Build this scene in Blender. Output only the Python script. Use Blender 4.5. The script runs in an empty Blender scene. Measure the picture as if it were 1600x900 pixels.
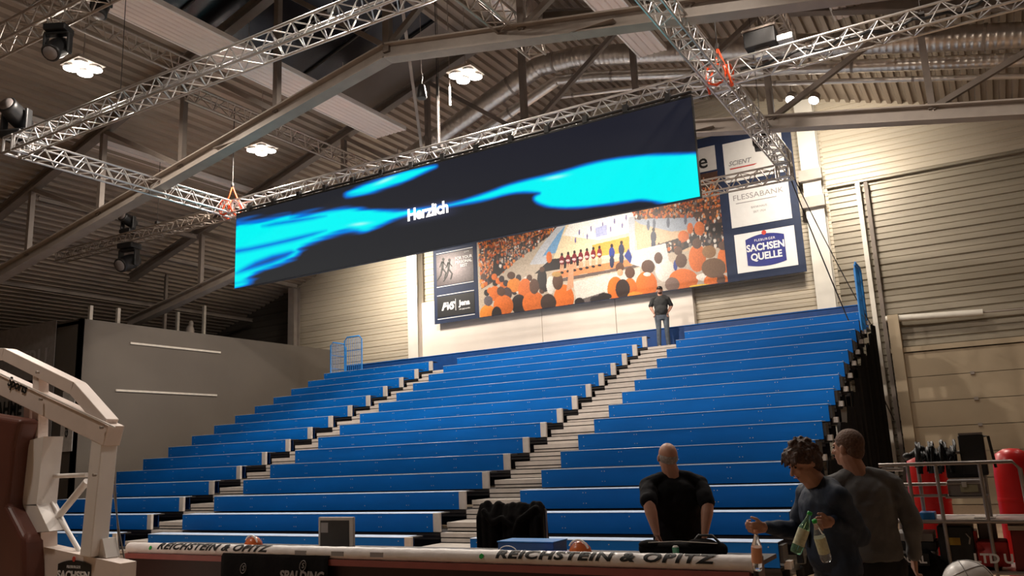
import bpy, bmesh, math, random
import numpy as np
from mathutils import Vector, Matrix
random.seed(7); rng = np.random.default_rng(7)
SC = bpy.context.scene; COL = SC.collection

# ---------------------------------------------------------------- camera
FPX = 1284.05
R_ = Vector((0.86110234, 0.50661777, -0.04290909)); U_ = Vector((0.13810257, -0.15184013, 0.97870948)); W_ = Vector((-0.4893163, 0.84869488, 0.20071511))
CAM = Vector((0, 0, 1.7))
cd = bpy.data.cameras.new('camera'); cam = bpy.data.objects.new('camera', cd); COL.objects.link(cam)
m = Matrix((R_, U_, -W_)).transposed().to_4x4(); m.translation = CAM; cam.matrix_world = m
cd.sensor_width = 36; cd.lens = FPX/1600*36; cd.clip_end = 200; SC.camera = cam
def at(px, py, Y):                       # point of the plane Y = const seen at a photo position
    d = R_*((px-800)/FPX) + U_*((450-py)/FPX) + W_
    return CAM + d*(Y/d.y)
# ---------------------------------------------------------------- world, exposure
w = bpy.data.worlds.new('hall_air'); SC.world = w; w.use_nodes = True
w.node_tree.nodes['Background'].inputs[0].default_value = (1, .85, .72, 1); w.node_tree.nodes['Background'].inputs[1].default_value = 0.006
SC.view_settings.view_transform = 'Standard'; SC.view_settings.look = 'None'; SC.view_settings.gamma = 1
SC.view_settings.exposure = 0.0; SC.view_settings.use_curve_mapping = False
# ---------------------------------------------------------------- lights (the hall's own lamps; their housings are built further down)
LAMPS = [(-15.35, 9.25, 10.0), (-15.8, 14.5, 9.95), (-9.2, 14.3, 10.1), (-9.2, 8.6, 10.2), (-3.2, 9.0, 10.0), (-2.2, 12.6, 10.1), (3.2, 9.0, 9.2), (3.2, 14.5, 9.2), (-15.3, 3.0, 10.0), (-9.2, 2.6, 10.2), (-15.5, 19.9, 9.7), (-9.2, 19.7, 9.9), (-3.1, 20.6, 9.7)]
POWER = [250, 480, 820, 130, 90, 390, 25, 40, 20, 250, 300, 280, 120]
def area(loc, power, size, color=(1, .88, .76), rot=(0, 0, 0), spread=math.pi):
    l = bpy.data.lights.new('lamp_light', 'AREA'); l.energy = power; l.size = size; l.shape = 'DISK'; l.color = color; l.spread = spread
    o = bpy.data.objects.new('lamp_light', l); COL.objects.link(o); o.location = loc; o.rotation_euler = rot; return o
for p, e in zip(LAMPS, POWER): area((p[0], p[1], p[2]-.13), e, .36)
WALL_LAMPS = [(-3.32, 19.9, 10.0), (-2.84, 20.2, 10.0), (-18.0, 20.6, 9.6), (-9.6, 20.6, 9.6)]
def aim(loc, to):
    return (Vector(to)-Vector(loc)).to_track_quat('-Z', 'Y').to_euler()
for p, t, e in ((WALL_LAMPS[0], (-3.9, 24.5, 8.7), 70), (WALL_LAMPS[1], (-2.6, 24.5, 8.9), 62), (WALL_LAMPS[2], (-18.4, 24.5, 7.9), 180), (WALL_LAMPS[3], (-10.6, 24.5, 7.3), 80)):
    p2 = Vector(p)+(Vector(t)-Vector(p)).normalized()*.14
    area(p2, e, .25, (1, .9, .76), aim(p, t), math.radians(105))

# ---------------------------------------------------------------- materials
def mat(name, color, rough=.5, metal=0., var=.12, scale=6., bump=0., emit=0., spec=.5, ecol=None, stretch=(1, 1, 1)):
    mt = bpy.data.materials.new(name); mt.use_nodes = True; nt = mt.node_tree; b = nt.nodes['Principled BSDF']
    b.inputs['Roughness'].default_value = rough; b.inputs['Metallic'].default_value = metal; b.inputs['Specular IOR Level'].default_value = spec
    tc = nt.nodes.new('ShaderNodeTexCoord'); mp = nt.nodes.new('ShaderNodeMapping'); mp.inputs['Scale'].default_value = stretch
    nz = nt.nodes.new('ShaderNodeTexNoise'); nz.inputs['Scale'].default_value = scale; nz.inputs['Detail'].default_value = 4
    nt.links.new(tc.outputs['Object'], mp.inputs[0]); nt.links.new(mp.outputs[0], nz.inputs['Vector'])
    rp = nt.nodes.new('ShaderNodeValToRGB'); nt.links.new(nz.outputs['Fac'], rp.inputs[0])
    a = [max(0, c*(1-var)) for c in color]; c2 = [min(1, c*(1+var)) for c in color]
    rp.color_ramp.elements[0].position = .3; rp.color_ramp.elements[1].position = .7
    rp.color_ramp.elements[0].color = (*a, 1); rp.color_ramp.elements[1].color = (*c2, 1)
    nt.links.new(rp.outputs[0], b.inputs['Base Color'])
    if bump:
        bp = nt.nodes.new('ShaderNodeBump'); bp.inputs['Strength'].default_value = bump; bp.inputs['Distance'].default_value = .02
        nt.links.new(nz.outputs['Fac'], bp.inputs['Height']); nt.links.new(bp.outputs[0], b.inputs['Normal'])
    if emit:
        b.inputs['Emission Color'].default_value = (*(ecol or color), 1); b.inputs['Emission Strength'].default_value = emit
    return mt
def vmat(name, emit=False, rough=.6, strength=1.):
    mt = bpy.data.materials.new(name); mt.use_nodes = True; nt = mt.node_tree; b = nt.nodes['Principled BSDF']
    a = nt.nodes.new('ShaderNodeAttribute'); a.attribute_name = 'print'; b.inputs['Roughness'].default_value = rough
    if emit:
        b.inputs['Base Color'].default_value = (.006, .006, .008, 1); b.inputs['Specular IOR Level'].default_value = .12; nt.links.new(a.outputs['Color'], b.inputs['Emission Color']); b.inputs['Emission Strength'].default_value = strength
    else: nt.links.new(a.outputs['Color'], b.inputs['Base Color'])
    return mt
def glass(name, color, rough=.05):
    mt = bpy.data.materials.new(name); mt.use_nodes = True; b = mt.node_tree.nodes['Principled BSDF']
    b.inputs['Base Color'].default_value = (*color, 1); b.inputs['Roughness'].default_value = rough; b.inputs['Transmission Weight'].default_value = .85; b.inputs['IOR'].default_value = 1.3
    return mt
def srgb(r, g, b): return tuple(((v/255)/12.92 if v/255 <= .04045 else ((v/255+.055)/1.055)**2.4) for v in (r, g, b))
M = dict(
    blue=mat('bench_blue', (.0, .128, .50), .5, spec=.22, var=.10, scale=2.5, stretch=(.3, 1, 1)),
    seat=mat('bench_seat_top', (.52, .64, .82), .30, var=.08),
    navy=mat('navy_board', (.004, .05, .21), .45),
    grey=mat('bench_grey', (.56, .51, .47), .5, var=.08),
    deck=mat('deck_grey', (.34, .31, .28), .55, var=.15, scale=9),
    dark=mat('dark_steel', (.035, .03, .028), .6),
    black=mat('black_plastic', (.012, .012, .013), .45),
    cloth=mat('black_cloth', (.008, .007, .007), .95, spec=.12, bump=.4, scale=20),
    alu=mat('aluminium', (.66, .64, .63), .30, .85, var=.06, scale=20),
    aluold=mat('dull_aluminium', (.42, .36, .31), .42, .7, var=.10, scale=20),
    steel=mat('painted_steel', (.36, .31, .27), .5, .1, var=.10, scale=3),
    steeld=mat('brown_steel', (.19, .155, .13), .55, .1, var=.12, scale=3),
    roof=mat('roof_sheet', (.33, .265, .21), .5, .25, var=.16, scale=1.2, stretch=(1, .3, 1)),
    roofplain=mat('roof_board', (.20, .165, .14), .7, var=.1, scale=1),
    night=mat('night_skylight', (.006, .005, .007), .25, var=.1),
    panel=mat('ceiling_panel', (.93, .82, .76), .5, var=.03, scale=2),
    duct=mat('zinc_duct', (.72, .66, .60), .30, .85, var=.10, scale=5),
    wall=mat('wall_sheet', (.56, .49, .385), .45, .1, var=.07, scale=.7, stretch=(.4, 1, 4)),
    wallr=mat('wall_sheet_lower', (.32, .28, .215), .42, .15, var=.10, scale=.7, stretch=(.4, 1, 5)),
    plinth=mat('cream_board', (.80, .72, .64), .6, var=.04, scale=1),
    column=mat('light_column', (.74, .70, .62), .5, var=.05, scale=2),
    door=mat('beige_door', (.45, .36, .245), .5, var=.05, scale=1.2),
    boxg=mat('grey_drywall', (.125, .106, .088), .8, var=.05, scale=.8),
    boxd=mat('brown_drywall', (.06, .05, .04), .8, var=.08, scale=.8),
    trimw=mat('pale_strip', (.60, .55, .48), .5),
    floor=mat('court_floor', (.42, .29, .19), .3, var=.12, scale=3, stretch=(8, .6, 1)),
    bluep=mat('blue_paint', (.02, .22, .62), .4),
    white=mat('white_paint', (.90, .86, .83), .35, var=.04, scale=3),
    pinkw=mat('pinkish_white_paint', (.82, .71, .65), .4, var=.06, scale=3),  # even pinkish white for the arms and base of the hoop stand
    pad=mat('brown_padding', (.13, .045, .032), .45, var=.2, scale=1.5),
    orange=mat('orange_strap', (.95, .10, .02), .5),
    red=mat('red_plastic', (.62, .012, .012), .33, var=.08, scale=2),
    redd=mat('red_bag', (.42, .02, .015), .6),
    maroon=mat('maroon_board', (.030, .006, .007), .45, var=.1),
    roll=mat('white_vinyl_roll', (.85, .80, .78), .35, var=.05, bump=.5, scale=9),
    maroonlit=mat('lit_maroon_board', (.30, .085, .075), .4, var=.1),  # board maroon with the light falling on it mixed into the colour
    ink=mat('black_ink', (.01, .01, .01), .5),
    inkw=mat('white_ink', (.82, .80, .80), .5, var=.02),
    inkg=mat('grey_ink', (.30, .28, .28), .5, var=.02),
    lampglow=mat('lamp_lens', (1, .95, .88), .3, emit=26., ecol=(1, .93, .84)),
    lampstrip=mat('lamp_tube', (1, .95, .88), .3, emit=5., ecol=(1, .93, .84)),
    skin=mat('skin', (.50, .26, .18), .5, var=.08, scale=14),
    hairg=mat('grey_hair', (.36, .31, .28), .8, var=.2, scale=60, bump=.4),
    hairb=mat('brown_hair', (.065, .03, .018), .6, var=.4, scale=50, bump=.8),
    hairs=mat('short_brown_hair', (.13, .065, .04), .7, var=.3, scale=70, bump=.5),
    tee=mat('black_tee', (.009, .009, .011), .9, spec=.15, bump=.5, scale=9),
    navyshirt=mat('navy_shirt', (.010, .022, .050), .7, bump=.5, scale=9),
    greyshirt=mat('grey_shirt', (.14, .138, .14), .85, bump=.5, scale=9),
    greytee=mat('dark_grey_tee', (.035, .035, .035), .85),
    jeans=mat('blue_jeans', (.10, .12, .15), .85, var=.2, scale=12),
    trousers=mat('dark_trousers', (.012, .012, .014), .85, bump=.3),
    shoe=mat('shoe', (.25, .24, .23), .6),
    tank=mat('grey_case', (.20, .175, .17), .5, var=.06),
    cardb=mat('cardboard', (.55, .27, .12), .8),
    tube=mat('tube_steel', (.42, .38, .36), .35, .7, var=.1, scale=15),
    petg=glass('green_bottle_plastic', (.55, .95, .65)), pet=glass('clear_bottle_plastic', (.9, .93, .95)),
    label=mat('bottle_label', (.62, .62, .42), .5, var=.15, scale=60), labelr=mat('orange_bottle_label', (.75, .35, .2), .5, var=.1),
    green=mat('green_plastic', (.02, .40, .06), .4), yellow=mat('yellow_sticker', (.45, .27, .03), .6),
)
# ---------------------------------------------------------------- mesh helpers
class MB:
    def __init__(s): s.v = []; s.f = []; s.mi = []; s.sm = []
    def add(s, vs, fs, mi=0, smooth=False):
        o = len(s.v); s.v += [tuple(v) for v in vs]; s.f += [tuple(i+o for i in f) for f in fs]; s.mi += [mi]*len(fs); s.sm += [smooth]*len(fs); return s
    def box(s, a, b, mi=0, bev=0.):
        x0, y0, z0 = [min(a[i], b[i]) for i in range(3)]; x1, y1, z1 = [max(a[i], b[i]) for i in range(3)]
        return s.add([(x0,y0,z0),(x1,y0,z0),(x1,y1,z0),(x0,y1,z0),(x0,y0,z1),(x1,y0,z1),(x1,y1,z1),(x0,y1,z1)], [(0,3,2,1),(4,5,6,7),(0,1,5,4),(1,2,6,5),(2,3,7,6),(3,0,4,7)], mi)
    def frame(s, p, q, up=(0, 0, 1)):
        p = Vector(p); q = Vector(q); d = (q-p).normalized(); up = Vector(up)
        if abs(d.dot(up)) > .98: up = Vector((0, 1, 0)) if abs(d.y) < .9 else Vector((1, 0, 0))
        a = d.cross(up).normalized(); b = a.cross(d).normalized(); return p, q, d, a, b
    def bar(s, p, q, wd, ht, mi=0, up=(0, 0, 1)):
        p, q, d, a, b = s.frame(p, q, up); a = a*wd/2; b = b*ht/2
        return s.add([p-a-b, p+a-b, p+a+b, p-a+b, q-a-b, q+a-b, q+a+b, q-a+b], [(0,3,2,1),(4,5,6,7),(0,1,5,4),(1,2,6,5),(2,3,7,6),(3,0,4,7)], mi)
    def ibeam(s, p, q, wd, ht, t=.02, mi=0):
        p, q, d, a, b = s.frame(p, q)
        for c in (-1, 1): s.bar(p+b*c*(ht/2-t/2), q+b*c*(ht/2-t/2), wd, t, mi)
        return s.bar(p, q, t*.7, ht-2*t, mi)
    def tube(s, p, q, r, n=8, mi=0, r2=None, cap=True):
        return s.rings([(p, r), (q, r if r2 is None else r2)], n, mi, cap)
    def rings(s, pr, n=8, mi=0, cap=True, up=(0, 0, 1), flat=1.):
        pts = [Vector(p) for p, _ in pr]; vs = []
        for i, (p, r) in enumerate(pr):
            d = (pts[min(i+1, len(pts)-1)]-pts[max(i-1, 0)]).normalized()
            u = Vector(up)
            if abs(d.dot(u)) > .95: u = Vector((0, 1, 0)) if abs(d.y) < .9 else Vector((1, 0, 0))
            a = d.cross(u).normalized(); b = a.cross(d).normalized()
            for k in range(n):
                t = 2*math.pi*k/n; vs.append(pts[i]+a*math.cos(t)*r+b*math.sin(t)*r*flat)
        L = len(pr); fs = [(i*n+k, i*n+(k+1) % n, (i+1)*n+(k+1) % n, (i+1)*n+k) for i in range(L-1) for k in range(n)]
        s.add(vs, fs, mi, True)
        if cap: s.add(vs[:n], [tuple(reversed(range(n)))], mi); s.add(vs[-n:], [tuple(range(n))], mi)
        return s
    def path(s, pts, r, n=8, mi=0): return s.rings([(p, r) for p in pts], n, mi)
    def lathe(s, c, prof, n=16, mi=0, ax=(0, 0, 1)):          # prof: (radius, height)
        ax = Vector(ax).normalized(); u = Vector((1, 0, 0)) if abs(ax.x) < .9 else Vector((0, 1, 0)); a = ax.cross(u).normalized(); b = ax.cross(a); c = Vector(c)
        vs = [c+ax*h+(a*math.cos(2*math.pi*k/n)+b*math.sin(2*math.pi*k/n))*max(r, 1e-4) for r, h in prof for k in range(n)]
        L = len(prof); fs = [(i*n+k, i*n+(k+1) % n, (i+1)*n+(k+1) % n, (i+1)*n+k) for i in range(L-1) for k in range(n)]
        s.add(vs, fs, mi, True); s.add(vs[:n], [tuple(reversed(range(n)))], mi); s.add(vs[-n:], [tuple(range(n))], mi); return s
    def ell(s, c, r, n=16, m_=10, mi=0, rot=None):
        c = Vector(c); vs = []
        for i in range(m_+1):
            th = math.pi*i/m_
            for k in range(n):
                ph = 2*math.pi*k/n; v = Vector((r[0]*math.sin(th)*math.cos(ph), r[1]*math.sin(th)*math.sin(ph), r[2]*math.cos(th)))
                if i in (0, m_): v = Vector((1e-4*math.cos(ph), 1e-4*math.sin(ph), v.z))
                vs.append(c+(rot@v if rot else v))
        fs = [(i*n+k, (i+1)*n+k, (i+1)*n+(k+1) % n, i*n+(k+1) % n) for i in range(m_) for k in range(n)]
        fs += [tuple(range(n)), tuple(reversed(range(m_*n, m_*n+n)))]
        return s.add(vs, fs, mi, True)
    def cap(s, p, q, r0, r1, n=12, mi=0):                    # tapered capsule
        p = Vector(p); q = Vector(q); d = (q-p); L = d.length or 1e-6; d = d/L; pr = []
        for t in (-.999, -.9, -.7, -.4, 0): pr.append((p+d*r0*t, r0*math.sqrt(max(0, 1-t*t))))
        for t in (.001, .4, .7, .9, .999): pr.append((q+d*r1*t, r1*math.sqrt(max(0, 1-t*t))))
        return s.rings(pr, n, mi)
    def chain(s, pts, rs, n=12, mi=0):
        for i in range(len(pts)-1): s.cap(pts[i], pts[i+1], rs[i], rs[i+1], n, mi)
        return s
    def prism(s, poly, v, mi=0):                              # poly: 3-D points, extruded by vector v
        v = Vector(v); a = [Vector(p) for p in poly]; b = [p+v for p in a]; n = len(a)
        s.add(a+b, [tuple(range(n)), tuple(reversed(range(n, 2*n)))]+[(i, i+n, (i+1) % n+n, (i+1) % n) for i in range(n)], mi); return s
    def build(s, name, mats, parent=None, world=True, loc=None):
        me = bpy.data.meshes.new(name); off = Vector((0, 0, 0))
        if parent is not None and world:
            o = parent
            while o: off += o.location; o = o.parent
        elif loc: off = Vector(loc)
        me.from_pydata([(v[0]-off[0], v[1]-off[1], v[2]-off[2]) for v in s.v], [], s.f)
        for mm in (mats if isinstance(mats, (list, tuple)) else [mats]): me.materials.append(mm)
        me.polygons.foreach_set('material_index', s.mi); me.polygons.foreach_set('use_smooth', s.sm)
        bm = bmesh.new(); bm.from_mesh(me); bmesh.ops.recalc_face_normals(bm, faces=bm.faces); bm.to_mesh(me); bm.free()
        ob = bpy.data.objects.new(name, me); COL.objects.link(ob)
        if parent is not None: ob.parent = parent
        elif loc: ob.location = loc
        return ob
def tag(o, label=None, cat=None, group=None, kind=None):
    for k, v in (('label', label), ('category', cat), ('group', group), ('kind', kind)):
        if v: o[k] = v
    return o
def thing(name, loc, label, cat, group=None, rz=0):
    o = bpy.data.objects.new(name, None); COL.objects.link(o); o.location = loc; o.rotation_euler = (0, 0, rz); o.empty_display_size = .2
    return tag(o, label, cat, group)
def struct(o): o['kind'] = 'structure'; return o
def dup(root, loc, label=None, group=None, rz=None):
    def cp(o, par):
        c = o.copy(); COL.objects.link(c); c.parent = par
        for ch in list(o.children): cp(ch, c)
        return c
    r = cp(root, None); r.location = loc
    if rz is not None: r.rotation_euler = (0, 0, rz)
    if label: r['label'] = label
    if group: r['group'] = group
    return r
def bevel(o, wd=.01, seg=2):
    b = o.modifiers.new('bevel', 'BEVEL'); b.width = wd; b.segments = seg; b.limit_method = 'ANGLE'; return o
def text(name, body, size, mt, origin, xdir, ydir, parent=None, bold=0., ext=.002, align='CENTER', sx=1., shear=0., space=1.):
    cu = bpy.data.curves.new('txt', 'FONT'); cu.body = body; cu.size = size; cu.align_x = align; cu.align_y = 'CENTER'; cu.offset = bold; cu.extrude = ext; cu.shear = shear; cu.space_character = space
    cu.resolution_u = 3; to = bpy.data.objects.new('txt', cu); COL.objects.link(to)
    bpy.context.view_layer.update(); dg = bpy.context.evaluated_depsgraph_get()
    me = bpy.data.meshes.new_from_object(to.evaluated_get(dg)); bpy.data.objects.remove(to); bpy.data.curves.remove(cu)
    xd = Vector(xdir).normalized(); yd = Vector(ydir).normalized(); zd = xd.cross(yd)
    mm = Matrix((xd*sx, yd, zd)).transposed().to_4x4(); off = Vector((0, 0, 0)); o = parent
    while o: off += o.location; o = o.parent
    mm.translation = Vector(origin)-off; me.transform(mm); me.materials.clear(); me.materials.append(mt)
    ob = bpy.data.objects.new(name, me); COL.objects.link(ob)
    if parent: ob.parent = parent
    return ob
WORDS = ['bottom', 'second', 'third', 'fourth', 'fifth', 'sixth', 'seventh', 'eighth', 'ninth', 'tenth', 'eleventh', 'twelfth', 'thirteenth', 'fourteenth', 'top']
# ================================================================ SETTING
XA = -9.55; RZ0 = 13.45; RS = .30                      # ridge line, ridge height, roof slope
YB = 24.5                                              # back wall
def zroof(x): return RZ0-RS*abs(x-XA)
struct(MB().box((-36, -12, -.2), (14, YB+.3, 0)).build('floor', M['floor']))
def sheet(x0, x1, y0, y1, per=.27, dp=.09, lift=0.):
    mb = MB(); n = int(abs(x1-x0)/per)+1; xs = []
    for i in range(n):
        a = x0+(x1-x0)*i/n; d = (x1-x0)/n
        xs += [(a, 0), (a+d*.40, 0), (a+d*.50, dp), (a+d*.90, dp)]
    xs.append((x1, 0)); vs = []
    for x, h in xs:
        z = zroof(x)+h+lift; vs += [(x, y0, z), (x, y1, z)]
    mb.add(vs, [(2*i, 2*i+1, 2*i+3, 2*i+2) for i in range(len(xs)-1)]); return mb
SKX0, SKX1, SKY = -15.2, -11.3, 16.2
mb = sheet(-36, SKX0, -12, YB); b2 = sheet(SKX1, XA, -12, YB); mb.add(b2.v, b2.f); b2 = sheet(SKX0, SKX1, 17.7, YB); mb.add(b2.v, b2.f); b2 = sheet(XA, 14, -12, YB); mb.add(b2.v, b2.f)
ceil = struct(mb.build('ceiling', M['roof']))
sk = MB()
sk.add([(SKX0, -12, zroof(SKX0)+.1), (SKX1, -12, zroof(SKX1)+.1), (SKX1, SKY, zroof(SKX1)+.1), (SKX0, SKY, zroof(SKX0)+.1)], [(0, 1, 2, 3)])
for y in np.arange(-11, SKY, 1.3): sk.bar((SKX0, y, zroof(SKX0)+.06), (SKX1, y, zroof(SKX1)+.06), .04, .04, 1)
struct(sk.build('window_1', [M['night'], M['dark']]))
struct(MB().add([(SKX0, SKY, zroof(SKX0)+.02), (SKX1, SKY, zroof(SKX1)+.02), (SKX1, 17.72, zroof(SKX1)+.02), (SKX0, 17.72, zroof(SKX0)+.02)], [(0, 1, 2, 3)]).build('trim_1', M['roofplain']))
# back wall : horizontal sheet profile, lighter above z 8.95, duller lower right
def hsheet(x0, x1, z0, z1, Y, per, dp=.035, mi=0, mb=None):
    mb = mb or MB(); n = max(1, int(round((z1-z0)/per))); pr = []
    for i in range(n):
        a = z0+(z1-z0)*i/n; d = (z1-z0)/n
        pr += [(a, dp), (a+d*.07, dp), (a+d*.14, 0), (a+d*.52, 0), (a+d*.57, dp*.4), (a+d*.62, 0), (a+d*.93, 0)]
    pr.append((z1, dp)); vs = []
    for z, h in pr: vs += [(x0, Y+h, z), (x1, Y+h, z)]
    mb.add(vs, [(2*i, 2*i+1, 2*i+3, 2*i+2) for i in range(len(pr)-1)], mi); return mb
wb = hsheet(-36, -24.4, 0, 10, YB, .5, mi=2)
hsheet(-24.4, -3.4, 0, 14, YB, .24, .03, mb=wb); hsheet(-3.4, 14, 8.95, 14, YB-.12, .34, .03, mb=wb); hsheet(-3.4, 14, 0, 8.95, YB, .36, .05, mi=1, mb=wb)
wb.box((-3.4, YB-.16, 8.9), (14, YB, 8.96), 1)
struct(wb.build('wall_back', [M['wall'], M['wallr'], M['boxd']]))
struct(MB().box((-36.2, -12, 0), (-36, YB, 8)).build('wall_left', M['boxd']))
struct(MB().box((14, -12, 0), (14.2, YB, 9)).build('wall_right', M['wallr']))
struct(MB().box((-36, -12.2, 0), (14, -12, 14)).build('wall_front', M['wallr']))
# cream board behind the banner
pl = MB().box((-18.1, 24.28, 3.5), (-12.9, YB, 7.42)).box((-12.88, 24.28, 3.5), (-10.2, YB, 7.42)).box((-10.18, 24.28, 3.5), (-7.62, YB, 6.9))
struct(pl.build('trim_2', M['plinth']))
# sectional door, its rails
dr = MB()
for i in range(6): dr.box((-2.1, YB-.1, .02+i*.66), (7.5, YB-.02, .02+i*.66+.645))
dr.box((-2.3, YB-.16, 3.99), (7.7, YB-.02, 4.12), 0)
dd = struct(dr.build('door_1', M['door']))
for i in (3, 4, 5):
    for x in (-.5, 1.2): MB().box((x, YB-.14, i*.66-.03), (x+.1, YB-.08, i*.66+.05)).build('hinge', M['steel'], dd)
struct(MB().box((-2.62, 24.2, 0), (-2.5, 24.4, 8.85)).box((-2.40, 24.25, 0), (-2.30, 24.42, 8.85), 1).build('trim_3', [M['column'], M['steeld']]))
tg = MB().box((-2.25, 24.1, 0), (-1.98, 24.4, 5.0)); struct(tg.build('trim_4', M['door']))
# columns standing on the back wall
def column(x0, x1, zt, label):
    t = thing('wall_column', (x0, 24.0, 0), label, 'column', 'columns on the back wall')
    MB().ibeam(((x0+x1)/2, 24.2, 0), ((x0+x1)/2, 24.2, zt), x1-x0, .38, .03).box((x0, 24.02, 0), (x1, 24.05, zt)).build('post', M['column'], t)
    return t
c1 = column(-3.98, -3.48, 11.6, 'light steel column to the right of the wide fan banner')
for z in (9.1, 8.3): MB().box((-4.05, 23.85, z), (-3.42, 24.02, z+.32)).build('bracket', M['steel'], c1)
c2 = column(-18.35, -17.9, 10.9, 'light steel column to the left of the wide fan banner')
c3 = column(-24.45, -24.15, 8.9, 'dark slim column where the back wall meets the grey box')
for o in c3.children: o.data = o.data.copy(); o.data.materials.clear(); o.data.materials.append(M['steel'])
# grey box room on the left (walls carry no roof in view)
gx = -22.5
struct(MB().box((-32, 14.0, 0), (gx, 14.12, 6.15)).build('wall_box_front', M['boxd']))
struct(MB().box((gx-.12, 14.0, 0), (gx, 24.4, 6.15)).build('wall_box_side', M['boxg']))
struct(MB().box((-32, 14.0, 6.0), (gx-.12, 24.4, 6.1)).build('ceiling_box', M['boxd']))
for z0, y0, y1 in ((5.55, 15.6, 19.0), (4.1, 15.2, 18.9)):
    tag(MB().box((gx, y0, z0), (gx+.04, y1, z0+.06)).build('wall_batten', M['trimw'], loc=(gx, y0, z0)), 'thin pale batten on the grey box wall, '+('upper' if z0 > 5 else 'lower')+' of the two', 'batten', 'pale battens on the grey box wall')
# ================================================================ ROOF STRUCTURE
def zlow(x): return 9.72-.185*abs(x-XA)
def roof_truss(Y, label):
    t = thing('roof_truss', (XA, Y, 9.7), label, 'roof truss', 'gable roof trusses')
    for s in (-1, 1):
        xe = XA+s*(16 if s < 0 else 14)
        MB().ibeam((XA, Y, zlow(XA)), (xe, Y, zlow(xe)), .30, .32, .03).build('lower_chord', M['steel'], t)
        MB().ibeam((XA, Y, zroof(XA)-.28), (xe, Y, zroof(xe)-.28), .24, .26, .03).build('upper_chord', M['steeld'], t)
        MB().box((XA+s*4.1, Y-.17, zlow(XA+s*4.1)-.165), (XA+s*4.9, Y+.17, zlow(XA+s*4.1)-.155)).build('splice_plate', M['steel'], t)
        for k in range(1, 5):
            x = XA+s*3.08*k
            MB().bar((x, Y, zlow(x)+.1), (x, Y, zroof(x)-.3), .13, .13).build('web_post', M['steeld'], t)
        for k in range(0, 4):
            x = XA+s*3.08*k; x2 = XA+s*3.08*(k+1)
            MB().bar((x, Y, zlow(x)+.12), (x2, Y, zroof(x2)-.35), .11, .11, up=(0, 1, 0)).build('web_diagonal', M['steeld'], t)
    MB().bar((XA, Y, zlow(XA)), (XA, Y, zroof(XA)-.2), .15, .15).build('web_post', M['steeld'], t)
    return t
roof_truss(12.0, 'grey gable roof truss crossing above the lighting rig, nearer of the two')
roof_truss(17.6, 'grey gable roof truss above the blue benches, in front of the silver ducts')
# longitudinal braces and eave beam
eb = tag(MB().ibeam((-24.25, 2, 9.15), (-24.25, 24.3, 9.0), .18, .26, .02).build('eave_beam', M['steel'], loc=(-24.25, 2, 9.1)), 'long grey beam along the low left edge of the roof', 'beam')
for i, (x, y0, y1, dz) in enumerate([(-21.9, 12.2, 17.4, .55), (-26.5, 8, 24, .6)]):
    tag(MB().ibeam((x, y0, zroof(x)-dz), (x, y1, zroof(x)-dz), .12, .14, .015).build('roof_purlin', M['steeld'], loc=(x, y0, zroof(x)-dz)), ['short brown purlin below the left roof slope', 'long brown purlin beyond the left eave beam'][i], 'beam')
br = [((-6.0, 12.2, 9.1), (-9.3, 17.4, 12.6)), ((-9.5, 12.2, 9.8), (-6.5, 17.4, 11.9)), ((-12.6, 17.4, 9.3), (-9.6, 12.2, 12.9))]
for (a, b_), lb in zip(br, ('rising to the ridge right of the hanging lamp', 'running back to the silver duct', 'crossing under the plain ridge board')):
    tag(MB().bar(a, b_, .07, .07).build('roof_brace', M['steel'], loc=a), 'thin grey diagonal roof brace '+lb, 'brace', 'diagonal roof braces')
# white ribbed ceiling panels
def ceiling_panel(x0, x1, y0, y1, z, label, lip=.05):
    t = thing('ceiling_panel', ((x0+x1)/2, y0, z), label, 'ceiling panel', 'white ribbed heating panels')
    mb = MB(); n = max(4, int((x1-x0)/.14)); vs = []; pr = []
    for i in range(n):
        a = x0+(x1-x0)*i/n; d = (x1-x0)/n; pr += [(a, 0), (a+d*.12, .022), (a+d*.24, .022), (a+d*.36, 0)]
    pr.append((x1, 0))
    for x, h in pr: vs += [(x, y0, z+h), (x, y1, z+h)]
    mb.add(vs, [(2*i, 2*i+1, 2*i+3, 2*i+2) for i in range(len(pr)-1)])
    mb.box((x0, y0, z+.06), (x1, y1, z+.10)); mb.build('ribbed_sheet', M['panel'], t)
    for x in (x0, x1): MB().box((x-.02, y0, z-.01), (x+.02, y1, z+lip+.06)).build('edge_rail', M['white'], t)
    for y in np.arange(y0+.8, y1, 3.2):
        MB().tube(((x0+x1)/2, y, z+.1), ((x0+x1)/2, y, zroof((x0+x1)/2)), .008, 5).build('hanger_rod', M['steel'], t)
    return t
ceiling_panel(-14.3, -13.25, 5.0, 17.4, 10.8, 'white ribbed ceiling panel ending left of the ridge above the screen')
ceiling_panel(-20.85, -19.6, 5.5, 18.3, 10.35, 'white ribbed ceiling panel with a bright edge above the left end of the screen')
ceiling_panel(-27.0, -25.9, 8, 17.5, 8.6, 'dim ribbed ceiling panel at the far left edge')
ceiling_panel(-6.15, -5.5, 8, 17.2, 10.8, 'white ribbed ceiling panel passing behind the silver truss near the right corner of the screen')
ceiling_panel(-1.9, -.9, 8, 18.0, 10.75, 'white ribbed ceiling panel at the upper right edge of the photograph')
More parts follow.
